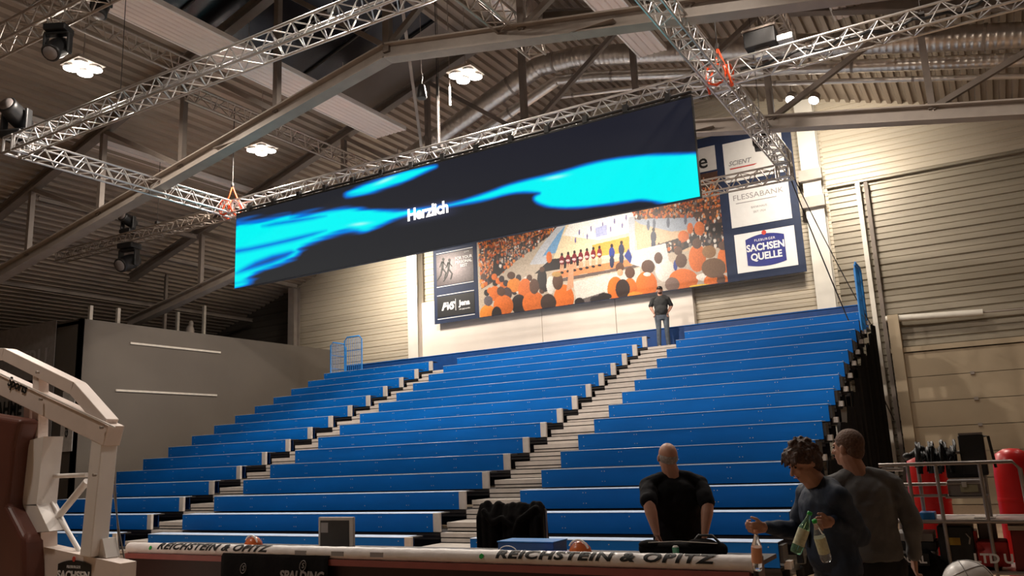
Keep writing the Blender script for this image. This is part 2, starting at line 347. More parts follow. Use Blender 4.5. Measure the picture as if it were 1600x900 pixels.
# ducts
def duct(name, pts, r, label, Y0=None):
    P_ = [Vector(p) for p in pts]; t = thing(name, pts[0], label, 'air duct'); pr = []
    for i in range(len(P_)-1):
        L = (P_[i+1]-P_[i]).length; n = max(2, int(L/.14))
        for k in range(n):
            p = P_[i].lerp(P_[i+1], k/n); pr += [(p, r), (p+(P_[i+1]-P_[i]).normalized()*.02, r*1.03), (p+(P_[i+1]-P_[i]).normalized()*.04, r)]
    pr.append((P_[-1], r)); MB().rings(pr, 20).build('spiral_pipe', M['duct'], t)
    for i in range(len(P_)-1):
        d = (P_[i+1]-P_[i]); u = d.normalized()
        for f in np.arange(.5, d.length, 3.0):
            p = P_[i]+u*f; MB().tube(p-u*.03, p+u*.03, r*1.06, 20).build('joint_collar', M['steel'], t)
    for p in P_[1:-1]: MB().ell(p, (r*1.04,)*3, 20, 12).build('elbow', M['duct'], t)
    return t
DY_ = 18.7
duct('air_duct', [at(540, 318, DY_), at(842, 103, DY_), at(905, 88, DY_), at(1660, 52, DY_)], .27, 'large silver spiral duct under the ridge, following the roof slope')
duct('air_duct', [at(540, 350, DY_+.3), at(872, 125, DY_+.3), at(930, 119, DY_+.3), at(1660, 91, DY_+.3)], .145, 'medium silver spiral duct just below the large one')
duct('air_duct', [at(870, 152, DY_+.5), at(1000, 136, DY_+.5), at(1660, 117, DY_+.5)], .06, 'thin pale pipe running below the two silver ducts')
duct('air_duct', [(-8.9, 12.6, 12.55), (-8.9, 16.9, 12.55)], .40, 'wide silver duct stub with rounded end at the ridge')
# pipe with valve on back wall
t = thing('wall_pipe', (-2.3, 24.3, 4.9), 'grey horizontal pipe on the back wall right of the benches', 'pipe')
MB().tube((-2.3, 24.25, 4.92), (0.0, 24.25, 4.82), .09, 12).build('thick_pipe', M['column'], t)
MB().tube((0.0, 24.25, 4.82), (6, 24.25, 4.7), .025, 8).tube((.9, 24.25, 4.79), (1.2, 24.25, 4.78), .06, 10).build('thin_pipe', M['steel'], t)
# ================================================================ BLEACHERS
Y0, DY, Z0, DZ, NR = 11.012, .80, .494, .316, 15
SECT = [('left', -20.79, -15.98), ('middle', -14.99, -8.41), ('right', -7.29, -2.64)]
XL, XR = -20.79, -2.64
pf = thing('bleacher_platform', (-11, Y0, 0), 'grey stepped platform with aisle stairs carrying the blue benches', 'bleacher')
for i in range(NR):
    y = Y0+i*DY; D = Z0+i*DZ-.325
    d1 = DY+.03 if i < NR-1 else 1.35
    mb = MB()
    for a, b in ((-20.79, -15.98), (-14.99, -8.41), (-7.29, -2.64)): mb.box((a, y+.02, D-.045), (b, y+d1, D), 2).box((a, y+.05, D-.11), (b, y+.09, D), 2)
    for a, b in ((-15.98, -14.99), (-8.41, -7.29)): mb.box((a, y+.02, D-.045), (b, y+d1, D)).box((a, y, D-.065), (b, y+.04, D+.004), 1).box((a, y+.006, D-.145), (b, y+.04, D-.085), 1).box((a, y+.04, D-.15), (b, y+.05, D-.03), 2)
    mb.build('deck', [M['deck'], M['grey'], M['dark']], pf)
    MB().box((XL, y+.5, D-.30), (XR, y+.52, D-.06)).build('riser', M['dark'], pf)
for (x0, x1) in ((-15.98, -14.99), (-8.41, -7.29)):
    for i in range(NR-1):
        y = Y0+(i+1)*DY; D = Z0+i*DZ-.325+DZ/2
        MB().box((x0+.005, y-.60, D-.03), (x1-.005, y+.0, D)).box((x0+.005, y-.615, D-.075), (x1-.005, y-.58, D+.003), 1).box((x0+.005, y-.605, D-.135), (x1-.005, y-.585, D-.095), 1).box((x0+.005, y-.58, D-.15), (x1-.005, y-.57, D-.04), 2).box((x0+.04, y-.25, D-.15), (x0+.10, y, D-.035)).box((x1-.10, y-.25, D-.15), (x1-.04, y, D-.035)).build('aisle_step', [M['deck'], M['grey'], M['dark']], pf)
# understructure legs at the right flank
for i in range(0, NR, 2):
    y = Y0+i*DY+.3; D = Z0+i*DZ-.36
    for x in (XR-.15, XL+.15): MB().box((x-.04, y-.04, 0), (x+.04, y+.04, D)).build('leg', M['dark'], pf)
for sname, x0, x1 in SECT:
    proto = thing('bleacher_bench', (x0, Y0, Z0-.3), '', 'bench')
    xb = x1-.155 if sname != 'right' else x1
    mb = MB().box((x0, Y0, Z0-.311), (xb, Y0+.028, Z0-.007))
    n = int((xb-x0)/.95)
    for k in range(n+1):
        xx = x0+.12+(xb-x0-.24)*k/n
        for zz in (Z0-.06, Z0-.23):
            for dx in ((-.025, .025) if k % 2 else (0,)): mb.tube((xx+dx, Y0-.004, zz), (xx+dx, Y0+.002, zz), .008, 6, 1)
    mb.build('front_board', [M['blue'], M['grey']], proto)
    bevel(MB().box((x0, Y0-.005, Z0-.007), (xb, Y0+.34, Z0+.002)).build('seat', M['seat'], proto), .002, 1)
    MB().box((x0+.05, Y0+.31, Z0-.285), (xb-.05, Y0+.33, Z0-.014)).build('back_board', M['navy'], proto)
    if sname != 'right':
        bevel(MB().box((xb+.002, Y0-.006, Z0-.311), (x1-.015, Y0+.055, Z0+.004)).build('end_cap', M['grey'], proto), .006, 1); MB().box((xb+.002, Y0+.06, Z0-.02), (x1-.03, Y0+.34, Z0-.002)).build('seat_end', M['dark'], proto)
    else:
        MB().box((x1+.002, Y0+.03, Z0-.26), (x1+.05, Y0+.3, Z0-.04)).build('end_cap', M['dark'], proto)
        MB().box((x1+.03, Y0+.10, Z0-.34), (x1+.12, Y0+.24, Z0-.24)).build('bracket', M['grey'], proto)
    for i in range(NR):
        w_ = WORDS[i]; pos = ('the %s row' % w_) if i in (0, NR-1) else ('the %s row from the bottom' % w_)
        lb = 'blue bleacher bench in the %s block, %s' % (sname, pos)
        if i == 0: proto['label'] = lb; proto['group'] = 'blue benches of the %s block' % sname
        else: dup(proto, (x0, Y0+i*DY, Z0-.3+i*DZ), lb)
# navy back board above the top row
tz = Z0+14*DZ; yb = Y0+14*DY
bb = thing('rear_board', (-11.7, yb+1.1, tz-.3), 'long dark blue board behind the top row of benches', 'board')
MB().box((-20.7, yb+1.12, tz-.3), (-2.65, yb+1.17, tz+.33)).build('board', M['navy'], bb)
MB().box((-20.7, yb+1.10, tz+.33), (-2.65, yb+1.19, tz+.35)).build('top_rail', M['blue'], bb)
# black curtain on the right flank
cv = []; n = 120
for k in range(n+1):
    y = Y0+.05+(22.7-Y0)*k/n; i = min(NR-1, int((y-Y0)/DY)); top = Z0+i*DZ-.34+((y-Y0)/DY-i)*DZ*0
    x = -2.46+.035*math.sin(k*.9)+.02*math.sin(k*2.3)
    cv += [(x, y, 0), (x, y, top)]
mb = MB().add(cv, [(2*i, 2*i+2, 2*i+3, 2*i+1) for i in range(n)], 0, True); mb.add([(v[0]+.012, v[1], v[2]) for v in cv], [(2*i, 2*i+1, 2*i+3, 2*i+2) for i in range(n)], 0, True)
tag(mb.build('side_curtain', M['cloth'], loc=(-2.46, Y0, 0)), 'black curtain hanging under the stepped right flank of the benches', 'curtain')
# blue guard rails
def guard(p0, p1, z0, z1, bars, label, cross=0, mt='bluep'):
    p0 = Vector(p0); p1 = Vector(p1); t = thing('guard_rail', (p0.x, p0.y, z0), label, 'railing')
    a0 = Vector((p0.x, p0.y, z0)); a1 = Vector((p0.x, p0.y, z1)); b0 = Vector((p1.x, p1.y, z0)); b1 = Vector((p1.x, p1.y, z1)); c = (p1-p0).to_3d().normalized()*.12
    MB().path([a0, a1-Vector((0, 0, .12)), a1+c, b1-c, b1-Vector((0, 0, .12)), b0], .024, 8).build('frame', M[mt], t)
    mb = MB()
    for k in range(1, bars):
        q = p0.lerp(p1, k/bars); mb.tube((q.x, q.y, z0), (q.x, q.y, z1-.03), .008, 6)
    for k in range(1, cross+1):
        z = z0+(z1-z0)*k/(cross+1); mb.tube((p0.x, p0.y, z), (p1.x, p1.y, z), .010, 6)
    mb.build('bars', M[mt], t); return t
guard((-20.15, 22.6), (-19.35, 22.6), tz-.25, 6.2, 9, 'blue wire guard rail facing the court at the top left corner', 2)
guard((-20.55, 22.3), (-20.55, 23.1), tz-.3, 6.05, 9, 'blue wire guard rail seen edge-on at the top left corner', 2)
guard((-2.62, 21.9), (-2.62, 22.9), tz-.3, 6.15, 11, 'blue guard rail at the top right corner of the benches, rear one', 3)
guard((-2.56, 21.2), (-2.56, 21.85), tz-.6, 5.95, 8, 'blue guard rail at the top right corner of the benches, front one', 3)
# small things left of the bleachers
guard((-21.6, 11.6), (-21.0, 11.6), .0, 1.25, 8, 'grey railing beside the lowest benches at the left', 0, 'tube')
# ================================================================ LED SCREEN
SX0, SX1, SZ0, SZ1, SY = -16.12, -4.08, 6.12, 8.06, 14.0
scr = thing('video_screen', ((SX0+SX1)/2, SY, SZ0), 'wide hanging video wall with cyan waves on dark ground', 'screen')
MB().box((SX0, SY, SZ0), (SX1, SY+.10, SZ1)).build('housing', M['black'], scr)
def to_px(X, Y, Z):
    q = np.stack([X, Y*np.ones_like(X), Z-1.7], -1); r = np.array(R_); u = np.array(U_); w = np.array(W_)
    d = q@w; return 800+FPX*(q@r)/d, 450-FPX*(q@u)/d
def inpoly(x, y, P):
    P = np.array(P, float); c = np.zeros(x.shape, bool); j = len(P)-1
    for i in range(len(P)):
        xi, yi = P[i]; xj, yj = P[j]
        c ^= ((yi > y) != (yj > y)) & (x < (xj-xi)*(y-yi)/((yj-yi) or 1e-9)+xi); j = i
    return c
def pdist(x, y, P):
    P = np.array(P, float); d = np.full(x.shape, 1e9)
    for i in range(len(P)):
        a = P[i]; b = P[(i+1) % len(P)]; ab = b-a; t = np.clip(((x-a[0])*ab[0]+(y-a[1])*ab[1])/(ab@ab+1e-9), 0, 1)
        d = np.minimum(d, np.hypot(x-a[0]-t*ab[0], y-a[1]-t*ab[1]))
    return np.where(inpoly(x, y, P), -d, d)
def gridmesh(name, mt, x0, x1, z0, z1, Y, nx, nz, colfn, parent):
    xs = np.linspace(x0, x1, nx+1); zs = np.linspace(z0, z1, nz+1); X, Z = np.meshgrid(xs, zs); px, py = to_px(X, Y, Z)
    c = colfn(px, py); off = parent.location
    me = bpy.data.meshes.new(name); V = np.stack([X-off.x, np.full_like(X, Y-off.y), Z-off.z], -1).reshape(-1, 3)
    idx = (np.arange(nz)[:, None]*(nx+1)+np.arange(nx)[None]).ravel(); F = np.stack([idx, idx+1, idx+nx+2, idx+nx+1], -1)
    me.from_pydata(V.tolist(), [], F.tolist()); a = me.attributes.new('print', 'FLOAT_COLOR', 'POINT')
    a.data.foreach_set('color', np.concatenate([c, np.ones(c.shape[:2]+(1,))], -1).astype(np.float32).ravel())
    me.materials.append(mt); o = bpy.data.objects.new(name, me); COL.objects.link(o); o.parent = parent; return o
WAVES = [
 [(355,350),(400,345),(457,335),(450,339),(520,327),(560,325),(590,330),(632,330),(700,321),(760,302),(800,286),(875,270),(925,255),(975,246),(1025,242),(1087,240),(1110,239),(1112,315),(1040,319),(1005,311),(980,315),(940,321),(875,326),(838,318),(832,308),(850,300),(800,300),(760,312),(705,322),(632,336),(587,355),(570,362),(550,359),(520,366),(470,386),(467,398),(430,415),(400,425),(385,445),(355,452)],
 [(690,257),(665,268),(632,285),(600,294),(575,303),(532,307),(560,291),(600,278),(640,266)]]
DARK = [[(355,392),(400,385),(520,356),(480,372),(400,390),(355,398)], [(440,345),(520,335),(480,345),(400,356)], [(410,402),(470,388),(440,408),(380,425),(365,428)]]
def chaikin(P, n=2):
    P = np.array(P, float)
    for _ in range(n):
        Q = np.roll(P, -1, 0); P = np.stack([P*.75+Q*.25, P*.25+Q*.75], 1).reshape(-1, 2)
    return P
WAVES = [chaikin(w) for w in WAVES]; DARK = [chaikin(w, 1) for w in DARK]
def screencol(px, py):
    q = py+.22*px; n = (np.sin(px*.04+q*.30)+np.sin(px*.017-q*.22+2)+.8*np.sin(px*.06+q*.62+1)+.6*np.sin(px*.09-q*.9))*1.5
    d = np.minimum(pdist(px, py, WAVES[0]), pdist(px, py, WAVES[1])) + n*np.clip((700-px)/260, .15, 1)
    for D in DARK: d = np.maximum(d, -pdist(px, py, D)-2.5)
    wd = 4.5+4*np.clip((640-px)/250, 0, 1); t = np.clip((wd-d)/(2*wd), 0, 1)[..., None]; t = t*t*(3-2*t)
    bg = np.stack([.012+.014*np.clip((py-200)/240, 0, 1), .013+.014*np.clip((py-200)/240, 0, 1), .022+.006*np.clip((py-200)/240, 0, 1)], -1)
    mid = np.array([.0, .18, .75]); hi = np.array([.0, .93, .93]); t1 = np.clip(t*2, 0, 1); t2 = np.clip(t*2-1, 0, 1)
    c = bg*(1-t1)+mid*t1; c = c*(1-t2)+hi*t2
    for (cx, cy, sx, sy, ang) in ((602, 282, 13, 2.2, -.38), (562, 350, 12, 2.0, -.12), (868, 277, 14, 2, -.18)):
        dx = (px-cx)*math.cos(ang)+(py-cy)*math.sin(ang); dy = -(px-cx)*math.sin(ang)+(py-cy)*math.cos(ang)
        g = np.exp(-(dx/sx)**2-(dy/sy)**2)[..., None]*.8; c = c*(1-g)+np.array([.45, 1., .95])*g
    g = np.exp(-((px-668)/44)**4-((py-(331-(px-668)*.2))/13)**4)[..., None]*.35; c = c+np.array([.05, .06, .14])*g
    return c
gridmesh('picture', vmat('screen_glow', True, .85, 1.), SX0+.01, SX1-.01, SZ0+.01, SZ1-.01, SY-.004, 520, 84, screencol, scr)
wt = mat('screen_white', (1, 1, 1), .5, emit=1.3, ecol=(1, 1, 1))
p = at(668, 330.5, SY-.012)
text('lettering', 'Herzlich', .37, wt, p, (1, 0, 0), (0, 0, 1), scr, bold=.014, space=.96, sx=.92)
hang = MB().tube((SX0, SY+.02, SZ1+.09), (SX1, SY+.02, SZ1+.09), .03, 8).box((SX0, SY-.01, SZ1), (SX1, SY+.09, SZ1+.035))
hang.build('hanging_bar', M['black'], scr)
for k in range(14):
    x = SX0+.45+k*(SX1-SX0-.9)/13; MB().box((x-.05, SY-.03, SZ1+.02), (x+.05, SY+.08, SZ1+.17)).tube((x, SY+.02, SZ1+.1), (x, SY+.14, SZ1+.3), .014, 6).build('clamp', M['black'], scr)
# ================================================================ LIGHTING TRUSSES
def truss(p, q, s, label, mt='alu', group='aluminium box trusses', name='box_truss', step=None, r=.025, tri=False):
    p = Vector(p); q = Vector(q); d = (q-p).normalized(); L = (q-p).length; a = d.cross(Vector((0, 0, 1))).normalized(); b = Vector((0, 0, 1))
    t = thing(name, p, label, 'truss', group); h = s/2
    cs = [a*h+b*h, -a*h+b*h, -a*h-b*h, a*h-b*h] if not tri else [a*h+b*h*.9, -a*h+b*h*.9, -b*h*.9]
    for c in cs: MB().tube(p+c, q+c, r, 8).build('chord', M[mt], t)
    n = max(2, int(round(L/(step or s*1.45)))); k2 = len(cs)
    for i in range(k2):
        c0 = cs[i]; c1_ = cs[(i+1) % k2]; mb = MB()
        for k in range(n):
            u0 = p+d*(L*(k+.04)/n); u1 = p+d*(L*(k+.5)/n); u2 = p+d*(L*(k+.96)/n)
            if i % 2: mb.tube(u0+c0, u1+c1_, r*.5, 5).tube(u1+c1_, u2+c0, r*.5, 5)
            else: mb.tube(u0+c1_, u1+c0, r*.5, 5).tube(u1+c0, u2+c1_, r*.5, 5)
        for e in (p+d*.03, q-d*.03): mb.tube(e+c0, e+c1_, r*.7, 6)
        mb.build('lacing', M[mt], t)
    return t
TZ, TS = 8.36, .32
truss((-16.4, 14.25, TZ), (-3.8, 14.25, TZ), TS, 'long silver truss directly above the video screen')
truss((-16.6, 8.92, TZ), (-16.6, 14.05, TZ), TS, 'silver truss running back from the far left corner to the left end of the screen')
truss((-16.4, 8.7, TZ), (-3.8, 8.7, TZ), TS, 'silver truss crossing the upper left of the photograph, nearest long side of the rig')
truss((-3.6, 8.92, TZ), (-3.6, 14.05, TZ), TS, 'silver truss from the top edge down to the right corner of the screen')
truss((-3.6, 14.45, TZ), (-3.6, 19.2, TZ), TS, 'silver truss behind the right corner of the screen, running to the banner')
truss((-3.4, 14.25, TZ+.08), (5.5, 14.25, TZ+.08), TS, 'silver truss reaching right from the right corner of the screen')
truss((-24.2, 14.25, TZ-.07), (-16.8, 14.25, TZ-.07), .28, 'silver truss stub reaching left from the left corner of the screen', 'aluold')
truss((-16.4, 19.4, TZ-.34), (-3.45, 19.4, TZ-.34), TS, 'rear silver truss passing in front of the fan banner', 'aluold')
truss((-16.6, 14.45, TZ), (-16.6, 19.5, TZ), TS, 'silver truss hidden mostly behind the left half of the screen', 'aluold')
truss((-13.8, 3.0, 10.0), (-13.8, 11.0, 10.0), .34, 'dull triangular truss under the roof at the upper left', 'aluold', 'old roof trusses', tri=True)
truss((-14.75, 11.3, 10.0), (-14.75, 17.3, 10.0), .34, 'dull triangular truss under the roof above the left half of the screen', 'aluold', 'old roof trusses', tri=True)
truss((-19.5, 7.3, 9.5), (-9.0, 7.3, 9.5), .34, 'dull box truss with a moving light in the top left corner', 'aluold', 'old roof trusses')
truss((-2.58, 6.0, 9.5), (-2.58, 15.7, 9.5), .34, 'short dull truss hanging at the top edge right of the screen corner', 'aluold', 'old roof trusses')
truss((-6.8, 6.0, 9.5), (-6.8, 13.2, 9.5), .34, 'short dull truss hanging at the top edge right of the ridge', 'aluold', 'old roof trusses')
# truss corner blocks with straps
def corner(x, y, lab, straps):
    t = thing('truss_corner', (x, y, TZ), 'silver cube corner joint of the truss rig '+lab, 'truss corner', 'truss corner joints'); h = TS/2
    mb = MB()
    for a in (-1, 1):
        for b in (-1, 1):
            mb.tube((x+a*h, y+b*h, TZ-h), (x+a*h, y+b*h, TZ+h), .03, 8).tube((x+a*h, y-h, TZ+b*h), (x+a*h, y+h, TZ+b*h), .03, 8).tube((x-h, y+a*h, TZ+b*h), (x+h, y+a*h, TZ+b*h), .03, 8)
    if y > 19: mb.v += [(v[0], v[1], v[2]-.34) for v in mb.v]; n0 = len(mb.v)//2; mb.f += [tuple(i+n0 for i in f) for f in mb.f]; mb.mi += list(mb.mi); mb.sm += list(mb.sm)
    mb.build('cube_frame', M['alu'], t)
    if straps:
        s = thing('ratchet_strap', (x, y, TZ+.3), 'orange round sling around the truss corner '+lab, 'sling', 'orange slings on the rig')
        mb = MB()
        for k, (dx, dy) in enumerate(((.03, -.24), (-.22, .05), (.22, -.05))):
            pts = []
            for j in range(9):
                a = 2*math.pi*j/8; pts.append((x+dx+(.04*math.sin(a) if abs(dx) < .1 else .02*math.sin(2*a)), y+dy+(.19*math.cos(a) if abs(dx) > .1 else .02), TZ+.21*math.sin(a)) if abs(dx) > .1 else (x+.19*math.cos(a), y+dy, TZ+.21*math.sin(a)))
            mb.path(pts, .022, 6)
        mb.path([(x-.15, y-.2, TZ-.1), (x, y-.1, TZ+.3), (x+.02, y, TZ+.62)], .02, 6).path([(x+.2, y+.2, TZ-.1), (x+.1, y+.1, TZ+.3), (x+.02, y, TZ+.62)], .02, 6)
        mb.build('sling', M['orange'], s)
        c = thing('hoist_chain', (x+.02, y, TZ+.6), 'thin hoist chain above the truss corner '+lab, 'chain', 'hoist chains')
        MB().tube((x+.02, y, TZ+.6), (x+.02, y, zroof(x)-.01), .012, 6).ell((x+.02, y, TZ+.66), (.04, .04, .07), 10, 8).build('chain', M['dark'], c)
corner(-16.6, 14.25, 'at the left end of the screen', True); corner(-3.6, 14.25, 'at the right end of the screen', True)
corner(-16.6, 8.7, 'at the far left of the photograph', False); corner(-3.6, 19.4, 'in front of the banner', False); corner(-3.6, 8.7, 'above the top edge of the photograph', False)
for i, (x, y) in enumerate(((-13.2, 8.7), (-8.0, 8.7), (-9.9, 14.25), (-0.2, 14.25), (-19.6, 14.25), (-3.6, 17.4))):
    tag(MB().tube((x, y, TZ+.17), (x, y, zroof(x)-.01), .007, 5).box((x-.05, y-.05, TZ+.14), (x+.05, y+.05, TZ+.22)).build('steel_cable', M['dark'], loc=(x, y, TZ+.15)),
        'thin steel cable holding the rig '+['near the upper left lamp', 'left of the ridge', 'above the middle of the screen', 'on the right extension', 'on the left extension', 'behind the right screen corner'][i], 'cable', 'rig suspension cables')
cb = MB(); A = Vector((-3.55, 19.45, 8.15)); B = Vector((-2.35, 23.4, 2.2))
cb.path([A.lerp(B, t)+Vector((0, 0, -1.0*t*(1-t))) for t in np.linspace(0, 1, 14)], .016, 5); B2 = Vector((-2.55, 22.4, 4.6)); cb.path([A.lerp(B2, t)+Vector((.06, 0, -.5*t*(1-t))) for t in np.linspace(0, 1, 12)], .012, 5)
tag(cb.build('black_cable', M['dark'], loc=A), 'dark cable sagging from the rig corner to the right wall', 'cable')
cb = MB()
for k in range(6):
    x0 = -3.2+k*1.2; pts = [(x0+1.3*t, 14.25+.09*math.sin(6*t+k), TZ+.09+.03*math.sin(17*t+k)) for t in np.linspace(0, 1, 9)]; cb.path(pts, .028, 6)
tag(cb.build('cable_bundle', M['black'], loc=(-3.2, 14.25, TZ)), 'black cable bundle lying inside the right truss extension', 'cable')
cb = MB()
for k in range(3): cb.path([(-21.5+4*t, 14.25+.08*math.sin(9*t+k*2), TZ-.02+.05*math.sin(11*t+k)) for t in np.linspace(0, 1, 14)], .025, 6)
tag(cb.build('cable_bundle', M['aluold'], loc=(-21.5, 14.25, TZ)), 'pale cable bundle inside the left truss stub', 'cable')
# stage lights
def moving_head(loc, up, yaw, tilt, s, label):
    x, y, z = loc; t = thing('moving_light', loc, label, 'stage light', 'black stage lights on the trusses')
    Rz = Matrix.Rotation(yaw, 3, 'Z'); T = lambda v: Vector(loc)+Rz@Vector((v[0]*s, v[1]*s, v[2]*s*up))
    def bx(a, b, nm, mt='black', bv=.02):
        mb = MB().box(a, b); mb.v = [tuple(T(v)) for v in mb.v]; return bevel(mb.build(nm, M[mt], t), bv*s)
    bx((-.20, -.16, 0), (.20, .16, .12), 'base')
    bx((-.24, -.07, .14), (-.19, .07, .52), 'yoke_arm'); bx((.19, -.07, .14), (.24, .07, .52), 'yoke_arm'); bx((-.22, -.08, .12), (.22, .08, .17), 'yoke')
    Rt = Matrix.Rotation(tilt, 3, 'X'); mb = MB().lathe((0, 0, 0), [(.06, -.27), (.13, -.25), (.165, -.12), (.17, .02), (.15, .18), (.16, .26), (.14, .27)], 18)
    mb.v = [tuple(T(Rt@Vector(v)+Vector((0, 0, .42)))) for v in mb.v]; mb.build('lamp_head', M['black'], t)
    mb = MB().lathe((0, 0, 0), [(.12, .272), (.12, .285), (.01, .29)], 16); mb.v = [tuple(T(Rt@Vector(v)+Vector((0, 0, .42)))) for v in mb.v]; mb.build('lens', M['tank'], t)
    return t
moving_head((-16.75, 8.75, TZ+.20), 1, .4, 1.2, 1.25, 'black moving light standing on the far left truss corner')
moving_head(tuple(at(92, 42, 7.3)), -1, .5, .8, .95, 'black moving light hanging from the dull truss in the top left corner')
moving_head(tuple(at(160, -22, 8.1)), -1, .2, .2, .9, 'black dome-shaped light hanging at the top edge left of the white panel')
moving_head((-20.9, 14.25, TZ+.1), 1, .2, 1.3, .95, 'black moving light standing on the left truss stub')
moving_head((-20.8, 14.25, TZ-.22), -1, .2, 1.1, 1.3, 'black moving light hanging below the left truss stub')
moving_head((-3.95, 19.0, TZ+.2), 1, .2, .3, .9, 'black light standing on the rear truss corner beside the banner')
t = thing('control_box', (-2.75, 14.25, TZ+.25), 'black box with silver bracket standing on the right truss extension', 'box')
bevel(MB().box((-3.05, 14.05, TZ+.36), (-2.5, 14.4, TZ+.66)).build('case', M['black'], t), .015); MB().box((-3.07, 14.03, TZ+.66), (-2.48, 14.42, TZ+.70)).build('lid', M['steeld'], t)
MB().box((-2.9, 14.2, TZ+.2), (-2.65, 14.3, TZ+.38)).build('bracket', M['alu'], t); MB().box((-2.48, 14.1, TZ+.36), (-2.22, 14.35, TZ+.46)).build('side_plug', M['alu'], t)
# black bell-shaped speaker hanging by the brace
t = thing('hanging_speaker', (-10.9, 14.0, 10.0), 'small black bell shaped speaker hanging below the ridge left of the lamp', 'speaker')
p = at(659, 142, 13.0); MB().lathe(p, [(.02, .16), (.07, .12), (.09, 0), (.11, -.14), (.10, -.17)], 14).build('horn', M['black'], t); MB().path([p+Vector((0, 0, .14)), p+Vector((.03, 0, .3)), p+Vector((0, 0, .45)), Vector((p.x, p.y, zroof(p.x)))], .006, 5).build('hook', M['steel'], t)
t = thing('hanging_tube', (-9.3, 14.6, 9.0), 'slim dark vertical tube hanging beside the ridge lamp', 'pole')
p = at(685, 215, 14.6); MB().tube(p, p+Vector((0, 0, 1.5)), .028, 8).tube(p, p+Vector((0, 0, -.35)), .045, 8).tube(p+Vector((0, 0, 1.5)), (p.x, p.y, zroof(p.x)), .012, 6).build('tube', M['dark'], t)
# ================================================================ HALL LAMPS
def highbay(loc, label, tilt=0.):
    t = thing('hall_lamp', loc, label, 'lamp', 'four-lens hall lamps'); x, y, z = loc
    bevel(MB().box((x-.33, y-.30, z), (x+.33, y+.30, z+.07)).build('housing', M['steel'], t), .01)
    MB().tube((x, y, z+.07), (x, y, zroof(x)), .010, 6).build('hanger_rod', M['steel'], t)
    for a in (-1, 1):
        for b in (-1, 1):
            bevel(MB().lathe((x+a*.165, y+b*.15, z-.07), [(.14, 0), (.135, .05), (.08, .07)], 16).build('reflector', M['alu'], t), .003)
            MB().lathe((x+a*.165, y+b*.15, z-.085), [(.02, 0), (.145, .004), (.15, .02), (.13, .03)], 16).build('lens', M['lampglow'], t)
    return t
LL = ['shining in the upper left corner', 'shining above the left half of the screen', 'shining left of the silver ducts above the screen', 'over the court at the ridge', 'over the court right of the ridge', 'over the benches, hidden by the rig', 'over the right side', 'over the right rear', 'over the court at the left', 'above the photographer', 'hidden behind the left half of the screen', 'hidden behind the right half of the screen', 'x']
for p, l in zip(LAMPS, LL):
    if l.startswith('shin'): highbay(p, 'bright four-lens hall lamp '+l)
    elif l in LL[3:5]+LL[6:12]: highbay(p, 'four-lens hall lamp '+l)
def flood(loc, to, label, r=.13):
    t = thing('wall_floodlight', loc, label, 'lamp', 'round floodlights aimed at the back wall'); d = (Vector(to)-Vector(loc)).normalized(); p = Vector(loc)
    MB().lathe(p, [(r*.5, -.16), (r*.95, -.10), (r, .06), (r*.96, .07)], 16, ax=d).build('housing', M['steel'], t)
    MB().lathe(p+d*.07, [(r*.94, -.01), (r*.9, .02), (.02, .03)], 16, ax=d).build('lens', M['lampglow'], t)
    MB().tube(p, (p.x, p.y, zroof(p.x)), .012, 6).build('stem', M['steel'], t); return t
flood((-3.32, 19.9, 10.03), (-3.6, 19.4, 9.1), 'left one of the two round floodlights beside the right roof truss'); flood((-2.84, 20.2, 10.0), (-3.1, 19.7, 9.1), 'right one of the two round floodlights beside the right roof truss')
t = thing('strip_light', at(703, 150, 14.3), 'short glowing vertical tube under the ridge lamp', 'lamp'); p = t.location.copy()
MB().tube(p+Vector((0, 0, -.22)), p+Vector((0, 0, .22)), .022, 8).build('glowing_tube', M['lampstrip'], t); MB().tube(p+Vector((0, 0, .22)), p+Vector((0, 0, .6)), .012, 6).tube(p+Vector((0, 0, .6)), Vector((p.x, p.y, zroof(p.x))), .008, 5).build('stem', M['steel'], t)
# ================================================================ FAN BANNER ON THE BACK WALL
BY = 24.03
ban = thing('fan_banner', (-10.6, BY, 6.5), 'huge printed fan banner with sponsor fields on the back wall', 'banner')
cl = MB().box((-17.15, BY, 6.50), (-4.15, BY+.02, 11.15)); cl.build('navy_cloth', mat('navy_cloth', (.009, .020, .06), .6), ban)
OR = srgb(222, 112, 40); OR2 = srgb(236, 140, 50); BR = srgb(92, 62, 48); DK = srgb(40, 34, 36); WH = srgb(235, 225, 215); BG = srgb(200, 182, 160); MR = srgb(120, 26, 40); BL = srgb(40, 60, 140); SK = srgb(215, 160, 125); LB = srgb(120, 170, 215)
def hsh(a, b, k=0): return np.abs(np.sin(a*12.9898+b*78.233+k*37.7)*43758.5453) % 1
def crowd(px, py, sz, cols, k=0):
    b = np.floor((py+.22*px)/(sz*.8)); a = np.floor((px+hsh(b, 1.7, k)*sz*7)/sz); h = hsh(a, b, k); out = np.zeros(px.shape+(3,)); cs = np.array(cols)
    ii = np.minimum((h*len(cols)).astype(int), len(cols)-1); out = cs[ii]; h2 = hsh(a, b, k+5)[..., None]; fx = ((px+hsh(b, 1.7, k)*sz*7)/sz+.25*np.sin(py*1.7+b)) % 1; fy = ((py+.22*px)/(sz*.8)+.3*hsh(a, b, 2)) % 1; o = out*(.75+.5*h2); head = ((fx-.5)/.2)**2+((fy-.2)/.2)**2 < 1; body = ((fx-.5)/.5)**2+((fy-.72)/.42)**2 < 1; gap = np.where(hsh(a, b, 11)[..., None] > .5, np.array(srgb(150, 95, 60)), np.array(srgb(80, 58, 50)))*(.6+.5*h2); return np.where(head[..., None], np.array(BR), np.where(body[..., None], o, gap))
